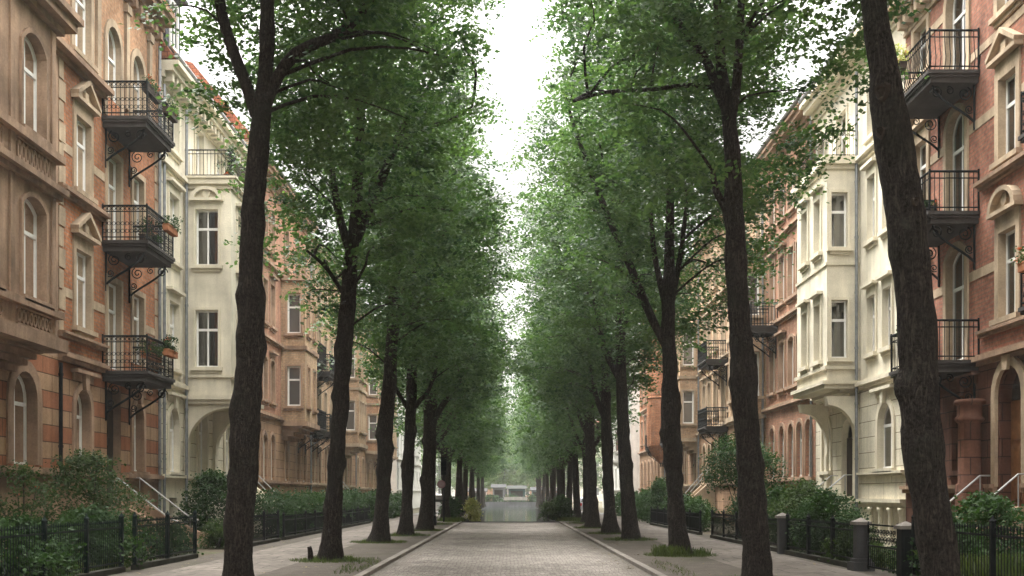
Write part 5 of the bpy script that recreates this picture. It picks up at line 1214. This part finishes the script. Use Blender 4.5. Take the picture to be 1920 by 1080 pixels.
# ------------------------------------------------------------------ parked cars
def car(label, x, y, paint, hgt=1.45, van=False):
    o = thing("parked_car", label, "car", (x, y, GZ), "cars parked in the side street"); z = GZ; hl = 2.15
    side = [(-hl, .35), (-hl - .03, .62), (-hl + .05, .95), (-hl + .45, hgt - .1), (-hl + .75, hgt), (.4, hgt), (1.15, .98), (hl - .1, .82), (hl, .6), (hl, .35)]
    if van: side = [(-hl, .35), (-hl, 1.0), (-hl + .06, hgt - .12), (-hl + .2, hgt), (.9, hgt), (1.5, 1.1), (hl, .9), (hl, .35)]
    m = MB(); n = len(side); ws = [.86 if v < 1.0 else .70 for _, v in side]; b = len(m.v)
    for sg in (-1, 1): m.v += [(x + sg * ws[i], y + side[i][0], z + side[i][1]) for i in range(n)]
    for i in range(n - 1): m.f.append((b + i, b + i + 1, b + n + i + 1, b + n + i)); m.m.append(0)
    m.f.append((b + n - 1, b, b + n, b + 2 * n - 1)); m.m.append(0)
    m.f.append(tuple(b + i for i in range(n))); m.f.append(tuple(b + n + i for i in reversed(range(n)))); m.m += [0, 0]
    m.wbox(x - .84, x + .84, y - hl - .1, y - hl + .05, z + .32, z + .58); m.build("body", paint, o)
    m = MB(); zt, zb = hgt - .14, 1.0; yb, yt = (-hl - .012, -hl + .03) if van else (-hl + .075, -hl + .40)
    m.poly([(x - .66, y + yb, z + zb), (x + .66, y + yb, z + zb), (x + .58, y + yt - .02, z + zt), (x - .58, y + yt - .02, z + zt)]); m.build("rear_window", M['glass_far'], o)
    for sg in (-1, 1):
        m = MB(); m.wbox(x + sg * .70 - .12, x + sg * .70 + .12, y - hl - .05, y - hl + .06, z + .68, z + .92); m.build("tail_light", M_red, o)
        m = MB(); m.slab(Fr((x + sg * .9, 0, 0), (0, 1, 0), (-sg, 0, 0)), [(y - 1.3, z + 1.0), (y + .7, z + 1.0), (y + .3, z + hgt - .12), (y - 1.1, z + hgt - .12)], .0, .14); m.build("side_window", M['glass_far'], o)
        for yy in (-1.3, 1.35):
            m = MB(); m.slab(Fr((x + sg * .62, 0, 0), (0, 1, 0), (sg, 0, 0)), [(y + yy + .32 * math.cos(k_ * .4488), z + .32 + .32 * math.sin(k_ * .4488)) for k_ in range(14)], 0, .23); wl = m.build("wheel", M['iron'], o)
            m = MB(); m.slab(Fr((x + sg * .62, 0, 0), (0, 1, 0), (sg, 0, 0)), [(y + yy + .19 * math.cos(k_ * .4488), z + .32 + .19 * math.sin(k_ * .4488)) for k_ in range(14)], .23, .245); m.build("rim", M['zinc'], wl)
    m = MB(); m.wbox(x - .26, x + .26, y - hl - .125, y - hl - .101, z + .42, z + .53); m.build("number_plate", M['white_paint'], o)
M_red = m_plain("red_lamp_glass", (.45, .03, .02), .25)
car("white parked van with red tail lights beyond the thin pole", -6.55, 103, m_plain("white_car_paint", (.62, .62, .61), .3), 1.75, True)
car("silver grey parked car between far trunks on the leaning trunk side", 6.95, 102, m_plain("silver_car_paint", (.36, .37, .39), .3, .4))

# ------------------------------------------------------------------ far quay across the canal
o = thing("quay_railing", "grey railing with pale panels along the far quay across the water", "railing", (0, 200.2, .45)); m = MB()
for i in range(19): x = -9 + i; m.wbox(x - .05, x + .05, 200.1, 200.2, .44, 1.7)
for vv in (1.15, 1.62): m.wbox(-9, 9, 200.11, 200.19, vv, vv + .08)
m.build("rail", M['iron'], o); m = MB(); m.wbox(-1.2, 3.0, 200.04, 200.10, .75, 1.35); m.build("pale_panel", M['kerb'], o)
def kiosk(label, x, y, wd, h, wall_m, roof_m, dp=2.5):
    o = thing("kiosk", label, "kiosk", (x, y, GZ), "kiosks and stalls on the far quay"); m = MB()
    F = Fr((0, y, 0), (1, 0, 0), (0, -1, 0)); hole = op(x - wd * .36, x + wd * .36, GZ + h * .42, GZ + h * .8); wall(m, F, x - wd / 2, x + wd / 2, GZ, GZ + h, [hole], .12)
    for xx in (x - wd / 2, x + wd / 2): m.poly([(xx, y, GZ), (xx, y + dp, GZ), (xx, y + dp, GZ + h), (xx, y, GZ + h)])
    m.poly([(x - wd / 2, y + dp, GZ), (x + wd / 2, y + dp, GZ), (x + wd / 2, y + dp, GZ + h), (x - wd / 2, y + dp, GZ + h)]); m.build("wall", wall_m, o)
    m = MB(); m.prism(Fr((0, 0, 0), (1, 0, 0), (0, 1, 0)), [(y - .9, GZ + h - .25), (y - .9, GZ + h - .17), (y + dp / 2, GZ + h + .45), (y + dp + .3, GZ + h), (y + dp + .3, GZ + h - .05), (y - .02, GZ + h)], x - wd / 2 - .3, x + wd / 2 + .3); m.build("roof", roof_m, o)
    m = MB(); m.box(F, x - wd * .4, x + wd * .4, GZ + h * .38, GZ + h * .42, 0, .35); m.build("counter", roof_m, o)
    p = MB(); p.poly([F.p(a, b, -.6) for a, b in ((hole['u0'], hole['v0']), (hole['u1'], hole['v0']), (hole['u1'], hole['v1']), (hole['u0'], hole['v1']))]); p.build("back_panel", M['dark_wood'], o)
KM = lambda n_, c_: m_plain(n_, c_, .7, 0, .15)
kiosk("white tall kiosk on the far quay", -2.2, 208, 2.2, 3.2, KM("white_kiosk", (.17, .17, .175)), KM("white_kiosk_roof", (.014, .014, .015)))
kiosk("dark green kiosk on the far quay between white and light blue ones", 1.2, 211, 3.2, 3.0, KM("green_kiosk", (.045, .09, .08)), KM("green_kiosk_roof", (.012, .014, .012)))
kiosk("small light blue kiosk on the far quay", 4.9, 209, 1.8, 2.7, KM("blue_kiosk", (.11, .14, .16)), KM("blue_kiosk_roof", (.014, .015, .016)))
kiosk("orange kiosk on the far quay under the trees", 8.0, 210, 2.2, 2.6, KM("orange_kiosk", (.2, .09, .045)), KM("orange_kiosk_roof", (.022, .014, .01)))
kiosk("pinkish stall with pale roof on the far quay, nearest the yellowish feathery shrub", -6.2, 209, 3.2, 2.5, KM("pink_kiosk", (.16, .11, .095)), KM("pink_kiosk_roof", (.014, .013, .012)))
for i, (x0, x1, ev, wm, lb) in enumerate(((-62, -38, 15, 'brick_tan', "tan house across the canal, far behind the brown bay side trunks"), (-38, -14, 17, 'white_stucco', "pale house across the canal, behind the pinkish stall"), (-14, 9, 15.5, 'brick_pink', "salmon house across the canal, hidden behind the hazy trees at the avenue's end"), (9, 34, 17, 'cream', "cream house across the canal, behind the orange kiosk"), (34, 60, 15, 'brick_orange', "orange house across the canal, far behind the leaning trunk side trunks"))):
    B = thing("townhouse", lb, "house", ((x0 + x1) / 2, 282, 0), "houses across the canal"); F = Fr((0, 282, 0), (1, 0, 0), (0, -1, 0)); m = MB(); ops = [op(x0 + 1.5 + 2.7 * j, x0 + 2.6 + 2.7 * j, v, v + 2.1) for j in range(int((x1 - x0 - 2) / 2.7)) for v in (1.5, 5.2, 8.8, 12.2)]
    wall(m, F, x0, x1, GZ, ev, ops, .2)
    for x in (x0 + .02, x1 - .02): m.poly([F.p(x, GZ, -.001), F.p(x, GZ, -11), F.p(x, ev, -11), F.p(x, ev, -.001)])
    m.poly([F.p(x0, GZ, -11), F.p(x1, GZ, -11), F.p(x1, ev, -11), F.p(x0, ev, -11)]); m.build("wall", M[wm], B)
    for o in ops: p = MB(); p.ring(F, outline(o), [(o['u0'] + .1, o['v0'] + .1), (o['u0'] + .1, o['v1'] - .1), (o['u1'] - .1, o['v1'] - .1), (o['u1'] - .1, o['v0'] + .1)], -.19, -.14, closed=True); wq = p.build("window", M['white_paint'], B); p = MB(); p.poly([F.p(u, v, -.17) for u, v in outline(o)]); p.build("pane", M['glass_far'], wq)
    m = MB(); m.prism(F, [(.5, ev + .02), (.5, ev + .15), (-3, ev + 3.6), (-11.2, ev + 3.8), (-11.2, ev + .02)], x0, x1); m.build("roof", M['tiles'], B)
# ------------------------------------------------------------------ plants on the balconies
def planter(label, F, u0, u1, v, d, seed, mat='leaf_bush', box='terracotta', bl=4, h=.32):
    c_ = Vector(F.p((u0 + u1) / 2, v, d)); o = thing("flower_box", label, "flower box", c_, "flower boxes on the balconies"); m = MB()
    m.box(F, u0, u1, v, v + .17, d - .09, d + .09); m.box(F, u0 - .015, u1 + .015, v + .17, v + .2, d - .105, d + .105); m.build("trough", M[box], o)
    R_ = random.Random(seed); n = int((u1 - u0) * 26); pts = []
    for i in range(n): pts.append(Vector(F.p(R_.uniform(u0, u1), v + .2 + R_.random() ** 1.5 * h, d + R_.gauss(0, .09))) - c_)
    co = bpy.data.objects.new("foliage", leaf_mesh("foliage", pts, .13, 20, .06, M[mat], seed=seed, flat=.9, up=.5)); C.objects.link(co); co.parent = o
    if bl: bo_ = bpy.data.objects.new("blossom", leaf_mesh("blossom", R_.sample(pts, min(bl, n)), .09, 16, .055, M['flower'], seed=seed, flat=1)); C.objects.link(bo_); bo_.parent = o
a = 1.28
planter("flower box with dry reddish plants on the top balcony of the brown bay house", FL, 32.95, 34.2, 13.62, a - .04, 1, 'leaf_rose', 'dark_wood', 7)
planter("leafy trough at the far corner of the top balcony, brown bay house", FL, 34.4, 35.4, 13.45, a + .12, 2, 'leaf_bush', 'dark_wood', 3, .4)
planter("dark green trough on the middle balcony floor of the brown bay house", FL, 33.0, 34.3, 9.2, 1.15, 3, 'leaf_bush', 'dark_wood', 2, .55)
planter("bushy trough hung on the middle balcony rail, brown bay house", FL, 34.4, 35.4, 9.85, a + .12, 4, 'leaf_bush', 'terracotta', 0, .4)
planter("terracotta trough on the lowest balcony of the brown bay house", FL, 33.0, 34.4, 5.75, 1.2, 5, 'leaf_rose', 'terracotta', 3, .3)
planter("overflowing dark trough at the corner of the lowest balcony, brown bay house", FL, 34.4, 35.4, 6.0, a + .12, 6, 'leaf_bush', 'terracotta', 3, .42)
planter("orange flower box on the cream roof terrace", FL, 41.6, 42.6, 13.42, 1.45, 7, 'leaf_rose', 'terracotta', 6)
planter("trough with yellow green sprigs on the top balcony of the deep red brick house", FRt, 30.2, 31.5, 13.2, 1.4, 8, 'leaf_pale', 'dark_wood', 2, .5)
planter("dark planter box on the middle balcony of the deep red brick house", FRt, 29.0, 30.0, 9.0, 1.1, 9, 'leaf_bush', 'dark_wood', 2, .2)
planter("planter with trailing greenery on the lowest balcony of the deep red brick house", FRt, 28.8, 30.6, 5.95, 1.3, 10, 'leaf_bush', 'dark_wood', 5, .3)
planter("flower box on the small dark balconet at the frame edge, deep red brick house", FRt, 24.0, 25.2, 6.7, .5, 11, 'leaf_rose', 'terracotta', 5)
o = thing("potted_tree", "small potted conifer on the cream roof terrace", "potted plant", (-XF + 1.3, 42.9, 13.38)); m = MB()
m.lathe((-XF + 1.3, 42.9, 13.38), [(.13, 0), (.18, .3), (.2, .34), (.17, .34)], 12); m.build("pot", M['terracotta'], o)
R_ = random.Random(3); pts = [(R_.gauss(0, .16) * (1.5 - z), R_.gauss(0, .16) * (1.5 - z), .35 + z) for z in [R_.uniform(0, 1.3) for _ in range(60)]]
co = bpy.data.objects.new("foliage", leaf_mesh("foliage", pts, .14, 20, .06, M['leaf_bush'], flat=1)); C.objects.link(co); co.parent = o

# ------------------------------------------------------------------ the air
h = MB(); h.wbox(-170, 170, -35, 440, -2.4, 26)
hz = h.build("haze", [], None); hz["kind"] = "stuff"; hz["label"] = "thin pale summer haze filling the avenue"; hz["category"] = "haze"
mh = bpy.data.materials.new("haze"); mh.use_nodes = True; mh.node_tree.nodes.remove(mh.node_tree.nodes["Principled BSDF"])
pv = mh.node_tree.nodes.new("ShaderNodeVolumePrincipled"); pv.inputs["Color"].default_value = (.95, .96, .94, 1); pv.inputs["Density"].default_value = .00045; pv.inputs["Anisotropy"].default_value = .3
mh.node_tree.links.new(pv.outputs[0], mh.node_tree.nodes["Material Output"].inputs["Volume"]); hz.data.materials.append(mh)
